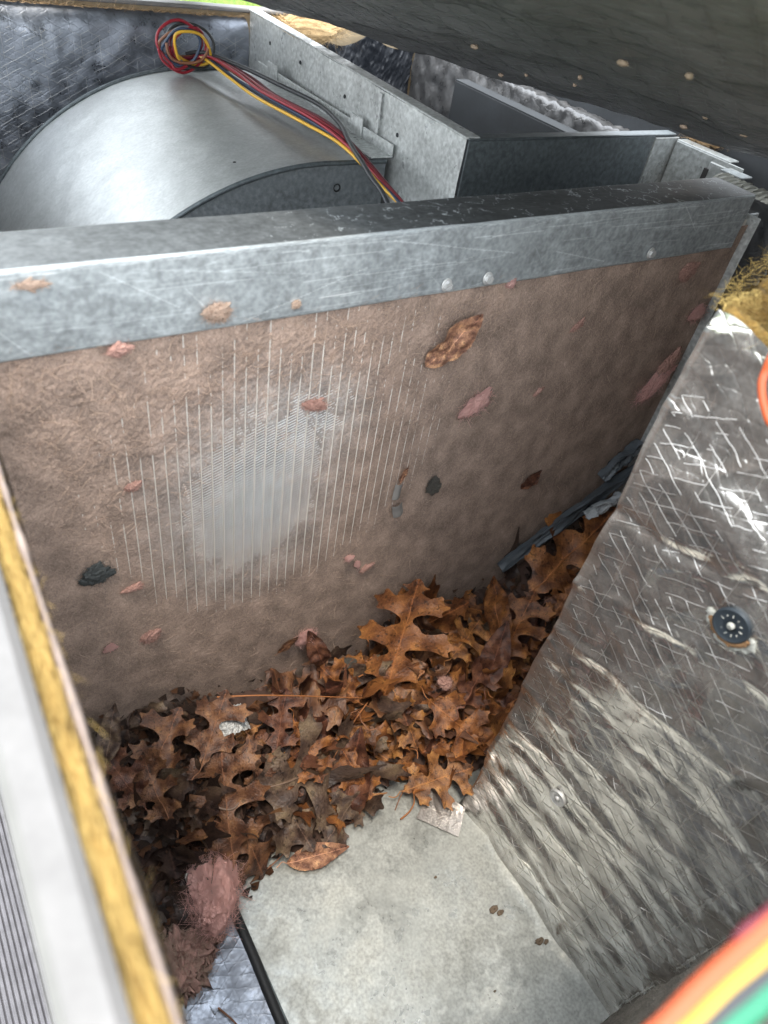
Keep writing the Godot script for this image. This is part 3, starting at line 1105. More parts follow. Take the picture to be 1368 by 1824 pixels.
func blower() -> void:
	var t := thing("blower_housing", "silver sheet metal blower scroll with dark side plate behind the coil", "blower", Vector3(0.3, 0.0, -0.48))
	var dent := noise(141, 11.0, 3)
	var zf := -0.290
	var zb := -0.675
	obj("wrapper", grid(180, 90, func(u: float, v: float):
		var p := scroll(u)
		var z: float = lerpf(zf, zb, v)
		var c := Vector2(0.415, 0.205)
		var d := 0.0009 * dent.get_noise_2d(u * 1.0, z * 1.0)
		# the dent pressed in under the wires
		d -= 0.007 * exp(-pow((p.x - 0.43 - (z + 0.60) * 0.10) / 0.018, 2.0)) * exp(-pow((z + 0.57) / 0.10, 2.0))
		var q := p + (p - c).normalized() * d
		return Vector3(q.x, q.y, z), Vector2(1.0, 1.0)), M.wrapper, t)
	for k in 2:
		var z: float = [zf, zb][k]
		var edge := PackedVector3Array()
		for i in 90:
			var p := scroll(i / 89.0)
			edge.append(Vector3(p.x, p.y + 0.0015, z))
		obj("rim", tube_mesh(edge, 0.0026, 8), M.zinc_dark, t)
		var plate := grid(80, 1, func(u: float, v: float):
			var p := scroll(u)
			return Vector3(p.x, p.y, z).lerp(Vector3(minf(0.415, p.x + 0.1) if u > 0.3 else p.x, 0.10, z), v))
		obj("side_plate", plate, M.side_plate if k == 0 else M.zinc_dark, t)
	var hole := lathe([Vector2(0.0, -0.001), Vector2(0.0028, -0.001), Vector2(0.0040, 0.0008), Vector2(0.0048, 0.0003)], Vector3(0.437, 0.543, zf + 0.0006), Vector3(0, 0, 1), 16)
	obj("bolt_hole", hole, M.black_hole, t)
	obj("bolt_hole", lathe([Vector2(0.0, 0.0006), Vector2(0.0014, 0.0006), Vector2(0.002, 0.0002)], Vector3(0.33, 0.5605, -0.33), Vector3(-0.15, 1, 0), 12), M.black_hole, t)
	# angle strip joining the wrapper to the divider
	var fl := begin()
	box(fl, Vector3(0.494, 0.5735, -0.47), Vector3(0.030, 0.0018, 0.36), 0.0006)
	box(fl, Vector3(0.5075, 0.5795, -0.47), Vector3(0.0018, 0.014, 0.36), 0.0006)
	for z in [-0.60, -0.37]:
		box(fl, Vector3(0.505, 0.584, z), Vector3(0.0022, 0.022, 0.028), 0.0006)
	obj("outlet_flange", fl.commit(), M.zinc, t)

# ---------------------------------------------------------------- divider, crossbar, heat compartment
func heat_compartment() -> void:
	var d := thing("divider_panel", "upright grey sheet metal divider between blower and dark compartment", "divider", Vector3(0.52, 0, -0.45))
	var a := Vector3(0.507, 0.0, -0.166)
	var b := Vector3(0.536, 0.0, -0.745)
	var dent := noise(151, 6.0, 2)
	obj("sheet", grid(80, 60, func(u: float, v: float):
		var p := a.lerp(b, u)
		return Vector3(p.x + 0.0016 * dent.get_noise_2d(u, v), v * 0.630, p.z)), M.zinc, d)
	var ax := (b - a).normalized()
	var bs := Basis(Vector3(-ax.z, 0, ax.x), Vector3.UP, ax).orthonormalized()
	var fl := begin()
	box(fl, (a + b) * 0.5 + Vector3(0.0085, 0.6312, 0.0), Vector3(0.018, 0.0024, a.distance_to(b)), 0.0008, bs)
	obj("top_flange", fl.commit(), M.zinc, d)
	var sm := begin()
	box(sm, Vector3(0.5115, 0.598, -0.335), Vector3(0.0022, 0.060, 0.006), 0.0006, bs)
	obj("seam", sm.commit(), M.zinc, d)
	for k in 4:
		var p := a.lerp(b, [0.22, 0.45, 0.68, 0.86][k])
		obj("rivet", lump(Vector3(p.x - 0.0006, [0.596, 0.600, 0.606, 0.606][k], p.z), Basis.IDENTITY, Vector3(0.0012, 0.0024, 0.0024), 3 + k, 0.05, 1.0, 12, 8), M.steel_dark, d)
	var cb := thing("crossbar_panel", "dark galvanised sheet joining the divider to the right cabinet wall", "panel", Vector3(0.67, 0, -0.166))
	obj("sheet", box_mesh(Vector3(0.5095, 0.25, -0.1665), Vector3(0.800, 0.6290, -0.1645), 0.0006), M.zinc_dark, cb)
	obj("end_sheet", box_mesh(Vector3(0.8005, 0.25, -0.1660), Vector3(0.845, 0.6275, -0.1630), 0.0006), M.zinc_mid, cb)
	obj("top_flange", box_mesh(Vector3(0.5090, 0.6292, -0.1790), Vector3(0.838, 0.6314, -0.1640), 0.0008), M.zinc_dark, cb)
	# corner bracket and clip
	var br := thing("corner_bracket", "pale galvanised corner bracket with a dark slot at the cap end", "bracket", Vector3(0.84, 0.60, -0.1))
	var st := begin()
	box(st, Vector3(0.838, 0.600, -0.110), Vector3(0.0022, 0.050, 0.100), 0.0006)
	box(st, Vector3(0.8465, 0.6255, -0.120), Vector3(0.018, 0.0022, 0.080), 0.0006)
	obj("plate", st.commit(), M.zinc_mid, br)
	var st2 := begin()
	box(st2, Vector3(0.8345, 0.603, -0.085), Vector3(0.004, 0.034, 0.034), 0.0008)
	box(st2, Vector3(0.826, 0.6205, -0.060), Vector3(0.022, 0.002, 0.030), 0.0006)
	obj("clip", st2.commit(), M.zinc_mid, br)
	obj("slot", box_mesh(Vector3(0.8315, 0.594, -0.106), Vector3(0.8362, 0.612, -0.099), 0.0005), M.black_hole, br)
	# crumbly pale sealant along the cap end
	tag(obj("sealant_strip", grid(60, 16, func(u: float, v: float):
		var z: float = lerpf(-0.055, 0.020, u)
		var q: float = v * PI
		var f := 0.0016 * sin(u * 61.0) + 0.0012 * sin(u * 143.0 + v * 4.0)
		return Vector3(0.786 - cos(q) * 0.013 + f, 0.6195 + sin(q) * (0.005 + f), z + f)), M.white_salt), "crumbly pale sealant strip at the right end of the coil cap", "sealant")
	# black inner lining of the heat compartment
	var hc := thing("dark_lining", "black pebbled lining at the back of the compartment under the lid", "lining", Vector3(0.7, 0, -0.74))
	var f1 := noise(152, 16.0, 3)
	var f2 := noise(153, 120.0, 2)
	obj("back_facing", grid(190, 190, func(u: float, v: float):
		var x: float = lerpf(0.5385, 0.845, u)
		var y: float = v * (0.612 - 0.02 * absf(sin(u * 9.0)))
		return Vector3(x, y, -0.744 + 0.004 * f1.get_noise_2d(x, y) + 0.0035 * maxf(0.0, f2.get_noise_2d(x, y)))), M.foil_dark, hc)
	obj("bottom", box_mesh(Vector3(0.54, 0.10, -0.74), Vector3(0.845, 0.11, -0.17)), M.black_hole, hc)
	var ch := thing("flue_channel", "dark sheet metal channel along the far side of the compartment", "channel", Vector3(0.79, 0.5, -0.36))
	var cs := begin()
	box(cs, Vector3(0.781, 0.520, -0.360), Vector3(0.002, 0.150, 0.352), 0.0006)
	box(cs, Vector3(0.7925, 0.5962, -0.360), Vector3(0.024, 0.002, 0.352), 0.0006)
	box(cs, Vector3(0.8035, 0.585, -0.360), Vector3(0.002, 0.020, 0.352), 0.0006)
	obj("trough", cs.commit(), M.steel_dark, ch)
	obj("notch", box_mesh(Vector3(0.7775, 0.545, -0.405), Vector3(0.7796, 0.562, -0.380), 0.0006), M.black_hole, ch)
	obj("lug", box_mesh(Vector3(0.8655, 0.600, -0.385), Vector3(0.8697, 0.606, -0.378), 0.001), M.black_hole, ch)
	# torn fibreglass at the rear corner and by the right wall
	wool_tuft("torn_fibreglass", "torn pale yellow fibreglass at the rear corner beside the divider", Vector3(0.628, 0.612, -0.738), Vector3(0.078, 0.020, 0.016), M.torn_wool, M.torn_wool, 320, Basis.IDENTITY, 5, "insulation", "", 0.14)
	wool_tuft("torn_fibreglass", "brown torn fibreglass hanging under the lid at the right wall", Vector3(0.868, 0.640, -0.145), Vector3(0.012, 0.020, 0.035), M.tan_wool, M.tan_wool, 120)

func wool_tuft(called: String, label: String, at: Vector3, radii: Vector3, m: Material, fm: Material, hairs: int, bas := Basis.IDENTITY, s := 5, cat := "insulation", group := "", amp := 0.22) -> Node3D:
	var t := thing(called, label, cat, at, group)
	var clump := begin()
	clump.append_from(lump(at, bas, radii * 0.74, s + hairs, amp * 1.3, 2.3, 56, 36), 0, Transform3D.IDENTITY)
	for k in 3:
		var a := s * 1.7 + k * 2.2
		var off := Vector3(cos(a) * 0.62, sin(a) * 0.55, 0.1 * sin(a * 2.0))
		if radii.y < radii.z:
			off = Vector3(off.x, off.z, off.y)
		clump.append_from(lump(at + bas * (off * radii), bas * Basis(Vector3(0, 0, 1), 0.7 * sin(a)), radii * Vector3(0.50, 0.34, 0.42), s + k * 7, amp * 1.5, 2.6, 36, 24), 0, Transform3D.IDENTITY)
	obj("wool", clump.commit(), m, t)
	hairs *= 4
	var f := func():
		var d := Vector3(rng.randfn(), rng.randfn(), rng.randfn()).normalized()
		var tan := d.cross(Vector3(rng.randfn(), rng.randfn(), rng.randfn())).normalized()
		return [at + bas * (d * radii * rng.randf_range(0.6, 1.0)), bas * ((tan + d * 0.15) * radii.normalized()), rng.randf_range(0.4, 1.1) * (radii.x + radii.y + radii.z) / 3.0]
	stuff(obj("loose_fibre", fibres(hairs, 0.00032, f, 0.8), fm, t))
	return t

# ---------------------------------------------------------------- foil partition
func foil_x(n1: FastNoiseLite, n2: FastNoiseLite, n3: FastNoiseLite, z: float, y: float) -> float:
	var low := clampf((0.42 - y) / 0.3, 0.0, 1.0)
	var x := 0.395 + 0.0036 * n1.get_noise_2d(z, y)
	# long creases running front to back near the floor, slanted ones higher up
	x -= (0.0006 + 0.0014 * low) * maxf(0.0, n2.get_noise_2d(z * 4.0, y * 15.0 + z * 1.5))
	x -= 0.0018 * (1.0 - low) * maxf(0.0, n3.get_noise_2d(z * 9.0 + y * 5.0, y * 11.0 - z * 7.0))
	for c in [[0.045, 0.02, 0.0035, 0.006], [0.082, -0.03, -0.0030, 0.005], [0.128, 0.05, 0.0040, 0.008], [0.176, 0.02, -0.0028, 0.005], [0.214, 0.07, 0.0035, 0.007], [0.262, 0.04, 0.0026, 0.006], [0.318, 0.10, -0.0022, 0.006], [0.375, 0.22, 0.0030, 0.007], [0.452, 0.35, 0.0026, 0.006], [0.520, 0.28, -0.0024, 0.006]]:
		var dy: float = y - c[0] - (z - 0.33) * c[1] - 0.006 * n1.get_noise_2d(z * 2.0, c[0] * 9.0)
		x -= c[2] * exp(-dy * dy / (c[3] * c[3])) * clampf(0.75 + 1.2 * n1.get_noise_2d(z * 2.5 + 7.0, c[0] * 30.0), 0.1, 1.3)
	x += 0.0016 * exp(-pow((y - 0.585 - (z - 0.24) * 0.1) / 0.02, 2.0)) - 0.0024 * exp(-pow((y - 0.555 + (z - 0.24) * 0.2) / 0.018, 2.0))
	x -= 0.007 * exp(-y / 0.02) * (0.8 + n1.get_noise_2d(z * 1.2, 9.0))
	return x

func partition() -> void:
	var t := thing("foil_partition", "crinkled silver foil faced insulation panel standing beside the leaf pile", "insulation panel", Vector3(0.40, 0, 0.33))
	var n1 := noise(161, 7.0, 2)
	var n2 := noise(162, 1.0, 2, true)
	var n3 := noise(163, 1.0, 2, true)
	obj("foil_facing", grid(190, 430, func(u: float, v: float):
		var s: float = u * 0.300 - 0.034
		var top: float = 0.655 - 0.16 * maxf(0.0, s - 0.01) + 0.004 * sin(s * 60.0)
		var y: float = v * top
		var z := 0.212 + s
		var x := foil_x(n1, n2, n3, z, y)
		if s < 0.006:
			# wrapped round the panel's edge
			var k := (0.006 - s) / 0.040
			z = 0.212 + 0.003 * cos(k * 2.2) + 0.0015 * sin(y * 40.0)
			x = x + k * 0.034
		if v > 0.985:
			x += (v - 0.985) * 0.10
		return Vector3(x, y, z), Vector2(1.5, 3.25)), M.foil, t)
	var on_foil := func(a: float, b: float) -> Vector3: return Vector3(foil_x(n1, n2, n3, 0.218 + a, b) - 0.0001, b, 0.218 + a)
	stuff(obj("scrim_yarn", yarns(on_foil, 0.255, 0.610, 0.00044, 167, -0.18, -1.0), M.yarn, t))
	var wob := noise(164, 40.0, 3)
	var wool := obj("fibreglass_core", grid(140, 20, func(u: float, v: float):
		var s: float = u * 0.255
		var a: float = v * PI
		var top: float = 0.648 - 0.16 * maxf(0.0, s - 0.01)
		var p := Vector3(0.4095 - cos(a) * 0.0065, top + sin(a) * 0.008 + 0.004 * wob.get_noise_2d(s, a * 0.03), 0.217 + s)
		if v <= 0.0 or v >= 1.0:
			p.y = 0.0
		return p), M.yellow, t)
	var ff := func():
		var s := rng.randf_range(0.0, 0.10)
		return [Vector3(rng.randf_range(0.40, 0.411), 0.652 - 0.16 * s, 0.214 + s), Vector3(rng.randfn(0.2, 0.5), rng.randf_range(0.0, 1.0), rng.randfn(0.0, 1.0)), rng.randf_range(0.006, 0.018)]
	stuff(obj("loose_fibre", fibres(600, 0.0003, ff), M.yellow_pale, wool))
	# insulation pins with round washers
	for k in 2:
		var y: float = [0.489, 0.181][k]
		var z: float = [0.331, 0.304][k]
		var at := Vector3(foil_x(n1, n2, n3, z, y) - 0.0030, y, z)
		var r: float = [0.0125, 0.0088][k]
		var w := obj("washer", lathe([Vector2(0.0, 0.0012), Vector2(r * 0.80, 0.0008), Vector2(r * 0.90, 0.0022), Vector2(r, 0.0018), Vector2(r * 1.02, -0.001)], at, Vector3(-1, 0.06, 0.10), 40), M.washer_dark if k == 0 else M.bolt, t)
		obj("pin", lathe([Vector2(0.0, 0.0032), Vector2(0.0022, 0.003), Vector2(0.0026, 0.0010)], at, Vector3(-1, 0.06, 0.1), 16), M.white_salt if k == 0 else M.bolt, w)
		var marks := begin()
		for j in 11:
			var a := j * 0.571 + 0.3
			var c := at + Vector3(-0.0014, cos(a) * r * 0.58, sin(a) * r * 0.58)
			box(marks, c, Vector3(0.0006, r * (0.10 + 0.05 * (j % 3)), r * 0.05), 0.0001, Basis(Vector3(1, 0, 0), a + 0.4 * (j % 2)))
		obj("stamped_mark", marks.commit(), M.white_salt if k == 0 else M.bolt, w)
		if k == 0:
			var crust := begin()
			for j in 26:
				var a := 1.75 + j / 25.0 * 2.5
				var c := at + Vector3(-0.0003, cos(a) * (r + 0.0016), sin(a) * (r + 0.0016))
				crust.append_from(lump(c, Basis.IDENTITY, Vector3(0.0012, 0.0010 + 0.0016 * rng.randf(), 0.0012 + 0.0012 * rng.randf()), 40 + j, 0.7, 1.5, 10, 7), 0, Transform3D.IDENTITY)
			obj("rust_crust", crust.commit(), M.rust, w)
			var halo := begin()
			for j in 30:
				var a := 1.65 + j / 29.0 * 2.7
				var rr := r + 0.0042 + rng.randf_range(-0.0012, 0.0022)
				var c := Vector3(0, y + cos(a) * rr, z + sin(a) * rr)
				c.x = foil_x(n1, n2, n3, c.z, c.y) - 0.0010
				halo.append_from(lump(c, Basis.IDENTITY, Vector3(0.0011, 0.0030, 0.0030), 80 + j, 0.6, 1.6, 10, 7), 0, Transform3D.IDENTITY)
			obj("white_residue", halo.commit(), M.white_salt, w)
	# cross wall of the same box, running to the right cabinet wall
	var c := thing("cross_partition", "insulated cross wall with torn yellow fibreglass top by the coil end", "insulation panel", Vector3(0.6, 0, 0.2))
	var w2 := noise(165, 35.0, 3)
	obj("foil_facing", grid(150, 120, func(u: float, v: float):
		var q := Vector3(0.430, 0, 0.206).lerp(Vector3(0.84, 0, 0.06), u)
		return Vector3(q.x, v * 0.646 + 0.003 * w2.get_noise_2d(u * 0.4, 2.0) * v, q.z + 0.004 * w2.get_noise_2d(u * 0.5, v * 0.4)), Vector2(2.1, 3.2)), M.foil, c)
	var wl := obj("fibreglass_core", grid(150, 20, func(u: float, v: float):
		var q := Vector3(0.434, 0, 0.219).lerp(Vector3(0.84, 0, 0.072), u)
		var a: float = v * PI
		var p := Vector3(q.x + 0.003 * cos(a), 0.644 + sin(a) * 0.008 + 0.005 * w2.get_noise_2d(u * 0.8, a * 0.04), q.z - 0.004 - cos(a) * 0.0085)
		if v <= 0.0 or v >= 1.0:
			p.y = 0.0
		return p), M.yellow, c)
	var fg := func():
		var u := rng.randf() * 0.45
		var q := Vector3(0.428, 0, 0.20).lerp(Vector3(0.84, 0, 0.068), u)
		return [Vector3(q.x, 0.648, q.z + rng.randf_range(-0.01, 0.012)), Vector3(rng.randfn(0.3, 1.0), rng.randf_range(-0.1, 0.5), rng.randfn(0.4, 0.6)), rng.randf_range(0.005, 0.014)]
	stuff(obj("loose_fibre", fibres(500, 0.0003, fg), M.yellow_pale, wl))
	obj("inner_foil", grid(120, 120, func(u: float, v: float):
		var q := Vector3(0.440, 0, 0.230).lerp(Vector3(0.84, 0, 0.080), u)
		return Vector3(q.x, v * 0.640, q.z + 0.010 * w2.get_noise_2d(u * 0.9, v * 0.9) + 0.03 * maxf(0.0, v - 0.9)), Vector2(2.1, 3.2)), M.foil, c)
	# folded fibreglass flap at the corner
	var fl := thing("fibreglass_flap", "folded flap of yellow fibreglass hanging over the partition's open corner", "insulation", Vector3(0.43, 0.64, 0.235))
	var w3 := noise(166, 60.0, 3)
	var flap := obj("wool", grid(60, 40, func(u: float, v: float):
		var p := Vector3(0.408, 0.655, 0.209).lerp(Vector3(0.452, 0.655, 0.205), u) + Vector3(-0.004, -0.012, 0.014) * v * (0.6 + 0.6 * u)
		return p + Vector3(0, 0.004 * w3.get_noise_2d(u * 0.6, v * 0.2) + 0.006 * sin(v * PI), 0.004 * w3.get_noise_2d(u + 4.0, 0.1))), M.yellow_pale, fl)
	var fh := func():
		var u := rng.randf()
		return [Vector3(0.408, 0.656, 0.209).lerp(Vector3(0.452, 0.656, 0.205), u) + Vector3(0, -0.012, 0.014) * rng.randf(), Vector3(rng.randfn(0, 0.3), 0.15, 1.0), rng.randf_range(0.006, 0.018)]
	stuff(obj("loose_fibre", fibres(700, 0.0003, fh, 0.3), M.yellow, flap))
	var gp := []
	for k in 5:
		gp.append(Vector3(0.425 - k * 0.014, 0.632 - 0.006 * k * k * 0.2, 0.262 + k * 0.012))
	tag(obj("grey_duct_tape", grid(40, 30, func(u: float, v: float):
		var a: float = v * PI * 1.15
		return Vector3(lerpf(0.420, 0.500, u), 0.612 + sin(a) * 0.014 + 0.002 * sin(u * 17.0 + v * 5.0), 0.244 - cos(a) * 0.018 + u * 0.004)), M.grey_plastic), "rounded fold of grey tape behind the partition's top corner", "tape")
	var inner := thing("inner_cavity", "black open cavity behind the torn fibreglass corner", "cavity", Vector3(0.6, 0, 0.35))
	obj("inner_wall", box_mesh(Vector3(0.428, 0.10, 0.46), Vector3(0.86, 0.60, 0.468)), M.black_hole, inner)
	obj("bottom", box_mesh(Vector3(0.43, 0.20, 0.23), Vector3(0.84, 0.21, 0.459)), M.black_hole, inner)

# ---------------------------------------------------------------- lid
func lid() -> void:
	var t := thing("lifted_lid", "propped open top panel lined underneath with dusty dark scrim foil", "lid", Vector3(0.68, 0.66, -0.32))
	var a := Vector3(0.5452, 0.66, -0.6118)
	var b := Vector3(0.8052, 0.66, -0.0268)
	var e := (b - a).normalized()
	var n := Vector3(0.2573, 0.95954, -0.11437)
	n = (n - e * n.dot(e)).normalized()
	var up := n.cross(e).normalized()
	if up.x > 0.0:
		up = -up
	var o := a - e * 0.22 - n * 0.012 - up * 0.012
	var w := 1.35
	var d := 0.57
	var f1 := noise(171, 6.0, 3)
	var f2 := noise(172, 30.0, 3)
	obj("foil_lining", grid(300, 170, func(u: float, v: float):
		var p := o + e * (u * w) + up * (v * d)
		var s := 0.006 * f1.get_noise_2d(u * w, v * d) + 0.0006 * f2.get_noise_2d(u * w, v * d)
		s += 0.004 * exp(-v * d / 0.02)
		return p + n * s, Vector2(6.75, 3.7)), M.foil_lid, t)
	var on_lid := func(c: float, q: float) -> Vector3:
		return o + e * c + up * q + n * (0.006 * f1.get_noise_2d(c, q) + 0.0006 * f2.get_noise_2d(c, q) + 0.004 * exp(-q / 0.02) - 0.0003)
	stuff(obj("scrim_yarn", yarns(on_lid, w, d, 0.0007, 169, -0.25), M.yarn_grey, t))
	var bs := Basis(e, n, e.cross(n)).orthonormalized()
	var core := begin()
	box(core, o + e * w * 0.5 + up * d * 0.5 + n * 0.024, Vector3(w, 0.020, d - 0.01), 0.004, bs)
	obj("fibreglass_core", core.commit(), M.tan_wool, t)
	var sh := begin()
	box(sh, o + e * w * 0.5 + up * d * 0.5 + n * 0.0355, Vector3(w + 0.02, 0.002, d + 0.02), 0.0008, bs)
	obj("painted_sheet", sh.commit(), M.paint_white, t)
	var i := 0
	for p in [Vector3(0.482, 0.752, 0.018), Vector3(0.518, 0.717, -0.193), Vector3(0.486, 0.758, 0.074), Vector3(0.666, 0.703, 0.024), Vector3(0.543, 0.680, -0.449), Vector3(0.702, 0.683, -0.064), Vector3(0.636, 0.676, -0.277), Vector3(0.600, 0.700, -0.13), Vector3(0.56, 0.712, -0.09), Vector3(0.62, 0.71, 0.01), Vector3(0.60, 0.69, -0.2)]:
		var q: Vector3 = p
		q -= n * ((q - a).dot(n) - 0.000)
		tag(obj("lint_speck", lump(q - n * 0.0135, bs, Vector3([0.0045, 0.004, 0.003, 0.0045, 0.002, 0.004, 0.003, 0.002, 0.002, 0.003, 0.002][i], 0.002, 0.003), 60 + i, 0.22, 1.6, 20, 14), M.lint), "pale lint speck clinging under the lifted lid", "lint", "lint specks under the lid")
		i += 1

# ---------------------------------------------------------------- wires
func wires() -> void:
	var run := [Vector3(0.430, 0.586, -0.650), Vector3(0.444, 0.580, -0.58), Vector3(0.446, 0.578, -0.498), Vector3(0.455, 0.580, -0.390), Vector3(0.457, 0.580, -0.314), Vector3(0.446, 0.574, -0.22), Vector3(0.437, 0.560, -0.135), Vector3(0.430, 0.50, -0.085), Vector3(0.425, 0.40, -0.08)]
	var kinds := [["red", "dark red wire looping highest above the blower rim"], ["red", "red wire of the blower bundle lying on top"], ["yellow", "yellow wire in the bundle crossing the blower housing"], ["blue", "dark blue wire in the bundle crossing the blower housing"], ["brown", "brown red wire under the blower bundle"], ["black", "black wire looping with the bundle behind the blower"], ["maroon", "maroon wire on the right of the blower bundle"]]
	for k in kinds.size():
		var pts := []
		var c := Vector3(0.400 + rng.randf_range(-0.006, 0.008), 0.600, -0.652 + rng.randf_range(-0.012, 0.010))
		var rx: float = [0.034, 0.026, 0.027, 0.024, 0.030, 0.029, 0.022][k]
		var ry: float = [0.027, 0.020, 0.022, 0.020, 0.018, 0.026, 0.016][k]
		if k == 0:
			c.x -= 0.008
		if k == 5:
			c.x += 0.012
		var start := rng.randf_range(-0.6, 0.6) + PI
		var turns := 2.4 * PI + rng.randf_range(-0.3, 0.3)
		var steps := 16
		for j in steps + 1:
			var a := start + turns * j / steps
			pts.append(c + Vector3(cos(a) * rx * (1.0 + 0.12 * sin(a * 2.3 + k)) + 0.25 * rx * sin(a) * sin(k * 2.4), sin(a) * ry * (1.0 + 0.10 * sin(a * 1.7 + k * 2)), 0.010 * sin(a * 0.7 + k) - 0.006 * j / steps))
		var lat := Vector3([0.003, -0.003, -0.008, 0.000, 0.005, 0.002, 0.009][k], [0.004, 0.005, 0.001, 0.001, 0.0, -0.001, 0.002][k], 0)
		for j in run.size():
			var wob := Vector3(rng.randfn(), rng.randfn() * 0.4, 0) * 0.0016
			var spread := 1.0 + 0.9 * sin(j * 0.8)
			pts.append(run[j] + lat * spread + wob)
		tag(obj("wire", tube_mesh(catmull(pts, 6), 0.0019, 8), M["wire_" + kinds[k][0]]), kinds[k][1], "wire", "wires over the blower housing")
	var cable := [Vector3(0.405, 0.588, -0.665), Vector3(0.429, 0.592, -0.657), Vector3(0.458, 0.590, -0.600), Vector3(0.480, 0.587, -0.524), Vector3(0.496, 0.585, -0.451), Vector3(0.482, 0.586, -0.372), Vector3(0.455, 0.586, -0.300), Vector3(0.428, 0.584, -0.215), Vector3(0.410, 0.570, -0.140), Vector3(0.405, 0.48, -0.09)]
	tag(obj("grey_cable", tube_mesh(catmull(cable, 8), 0.0027, 10), M.wire_slate), "grey sheathed cable arching beside the blower wire bundle", "cable")
	var paths := {
		"orange": [Vector3(0.0750, 0.6290, 0.4400), Vector3(0.0884, 0.6406, 0.4385), Vector3(0.0942, 0.6435, 0.4384), Vector3(0.1049, 0.6496, 0.4375), Vector3(0.1199, 0.6598, 0.4371), Vector3(0.1280, 0.6662, 0.4368), Vector3(0.150, 0.68, 0.436)],
		"gold": [Vector3(0.0790, 0.6300, 0.4420), Vector3(0.0927, 0.6431, 0.4415), Vector3(0.0982, 0.6461, 0.4413), Vector3(0.1075, 0.6516, 0.4406), Vector3(0.1167, 0.6579, 0.4404), Vector3(0.1249, 0.6641, 0.4401), Vector3(0.147, 0.678, 0.439)],
		"slate": [Vector3(0.0800, 0.6310, 0.4445), Vector3(0.0941, 0.6441, 0.4437), Vector3(0.1006, 0.6477, 0.4431), Vector3(0.1080, 0.6522, 0.4428), Vector3(0.1141, 0.6564, 0.4431), Vector3(0.1218, 0.6621, 0.4433), Vector3(0.145, 0.677, 0.443)],
		"green": [Vector3(0.0830, 0.6330, 0.4470), Vector3(0.0973, 0.6462, 0.4461), Vector3(0.1035, 0.6498, 0.4453), Vector3(0.1082, 0.6527, 0.4454), Vector3(0.1121, 0.6553, 0.4452), Vector3(0.1197, 0.6608, 0.4454), Vector3(0.142, 0.676, 0.445)],
		"maroon": [Vector3(0.1101, 0.6480, 0.4385), Vector3(0.1130, 0.6540, 0.4365), Vector3(0.1166, 0.6572, 0.4352), Vector3(0.1215, 0.6608, 0.4354), Vector3(0.1293, 0.6672, 0.4353), Vector3(0.15, 0.682, 0.435)]}
	var says := {"orange": "thick orange wire nearest the grey lined wall", "gold": "yellow wire between the orange and grey near wires", "slate": "dark grey wire between the yellow and green near wires", "green": "green wire lowest of the near wires", "maroon": "dark red wire half hidden above the orange near wire"}
	var nth := 0
	for k in paths:
		# one end hangs down along the near wall, the other lies over its top
		var path: Array = paths[k]
		if k != "maroon":
			path.push_front(Vector3(0.058 + 0.002 * nth, 0.608, 0.448 + 0.0018 * nth))
			path.push_front(Vector3(0.054 + 0.003 * nth, 0.560, 0.456 + 0.001 * nth))
			path.push_front(Vector3(0.056 + 0.005 * nth, 0.420, 0.458))
		else:
			path.push_front(Vector3(0.104, 0.642, 0.4410))
			path.push_front(Vector3(0.095, 0.600, 0.4560))
			path.push_front(Vector3(0.092, 0.450, 0.4580))
		path.append(Vector3(0.205, 0.690 + 0.002 * nth, 0.448 + 0.003 * nth))
		path.append(Vector3(0.262, 0.672, 0.478 + 0.004 * nth))
		path.append(Vector3(0.300 + 0.004 * nth, 0.628, 0.505))
		path.append(Vector3(0.315 + 0.006 * nth, 0.590, 0.518))
		path.append(Vector3(0.320 + 0.008 * nth, 0.400, 0.520))
		nth += 1
		tag(obj("wire", tube_mesh(catmull(paths[k], 8), 0.0026 if k != "maroon" else 0.0018, 14), M["wire_" + k]), says[k], "wire", "coloured wires over the near wall")
	var o2 := [Vector3(0.440, 0.560, 0.290), Vector3(0.418, 0.640, 0.276), Vector3(0.392, 0.672, 0.270), Vector3(0.3634, 0.6683, 0.2729), Vector3(0.3590, 0.6558, 0.2756), Vector3(0.3574, 0.6495, 0.2788), Vector3(0.3565, 0.6419, 0.2859), Vector3(0.3569, 0.6358, 0.2956), Vector3(0.364, 0.6360, 0.312), Vector3(0.386, 0.6480, 0.330), Vector3(0.412, 0.645, 0.338), Vector3(0.432, 0.600, 0.340), Vector3(0.440, 0.500, 0.345)]
	tag(obj("wire", tube_mesh(catmull(o2, 8), 0.0021, 10), M.wire_orange), "short bend of orange wire beside the foil partition's top", "wire")

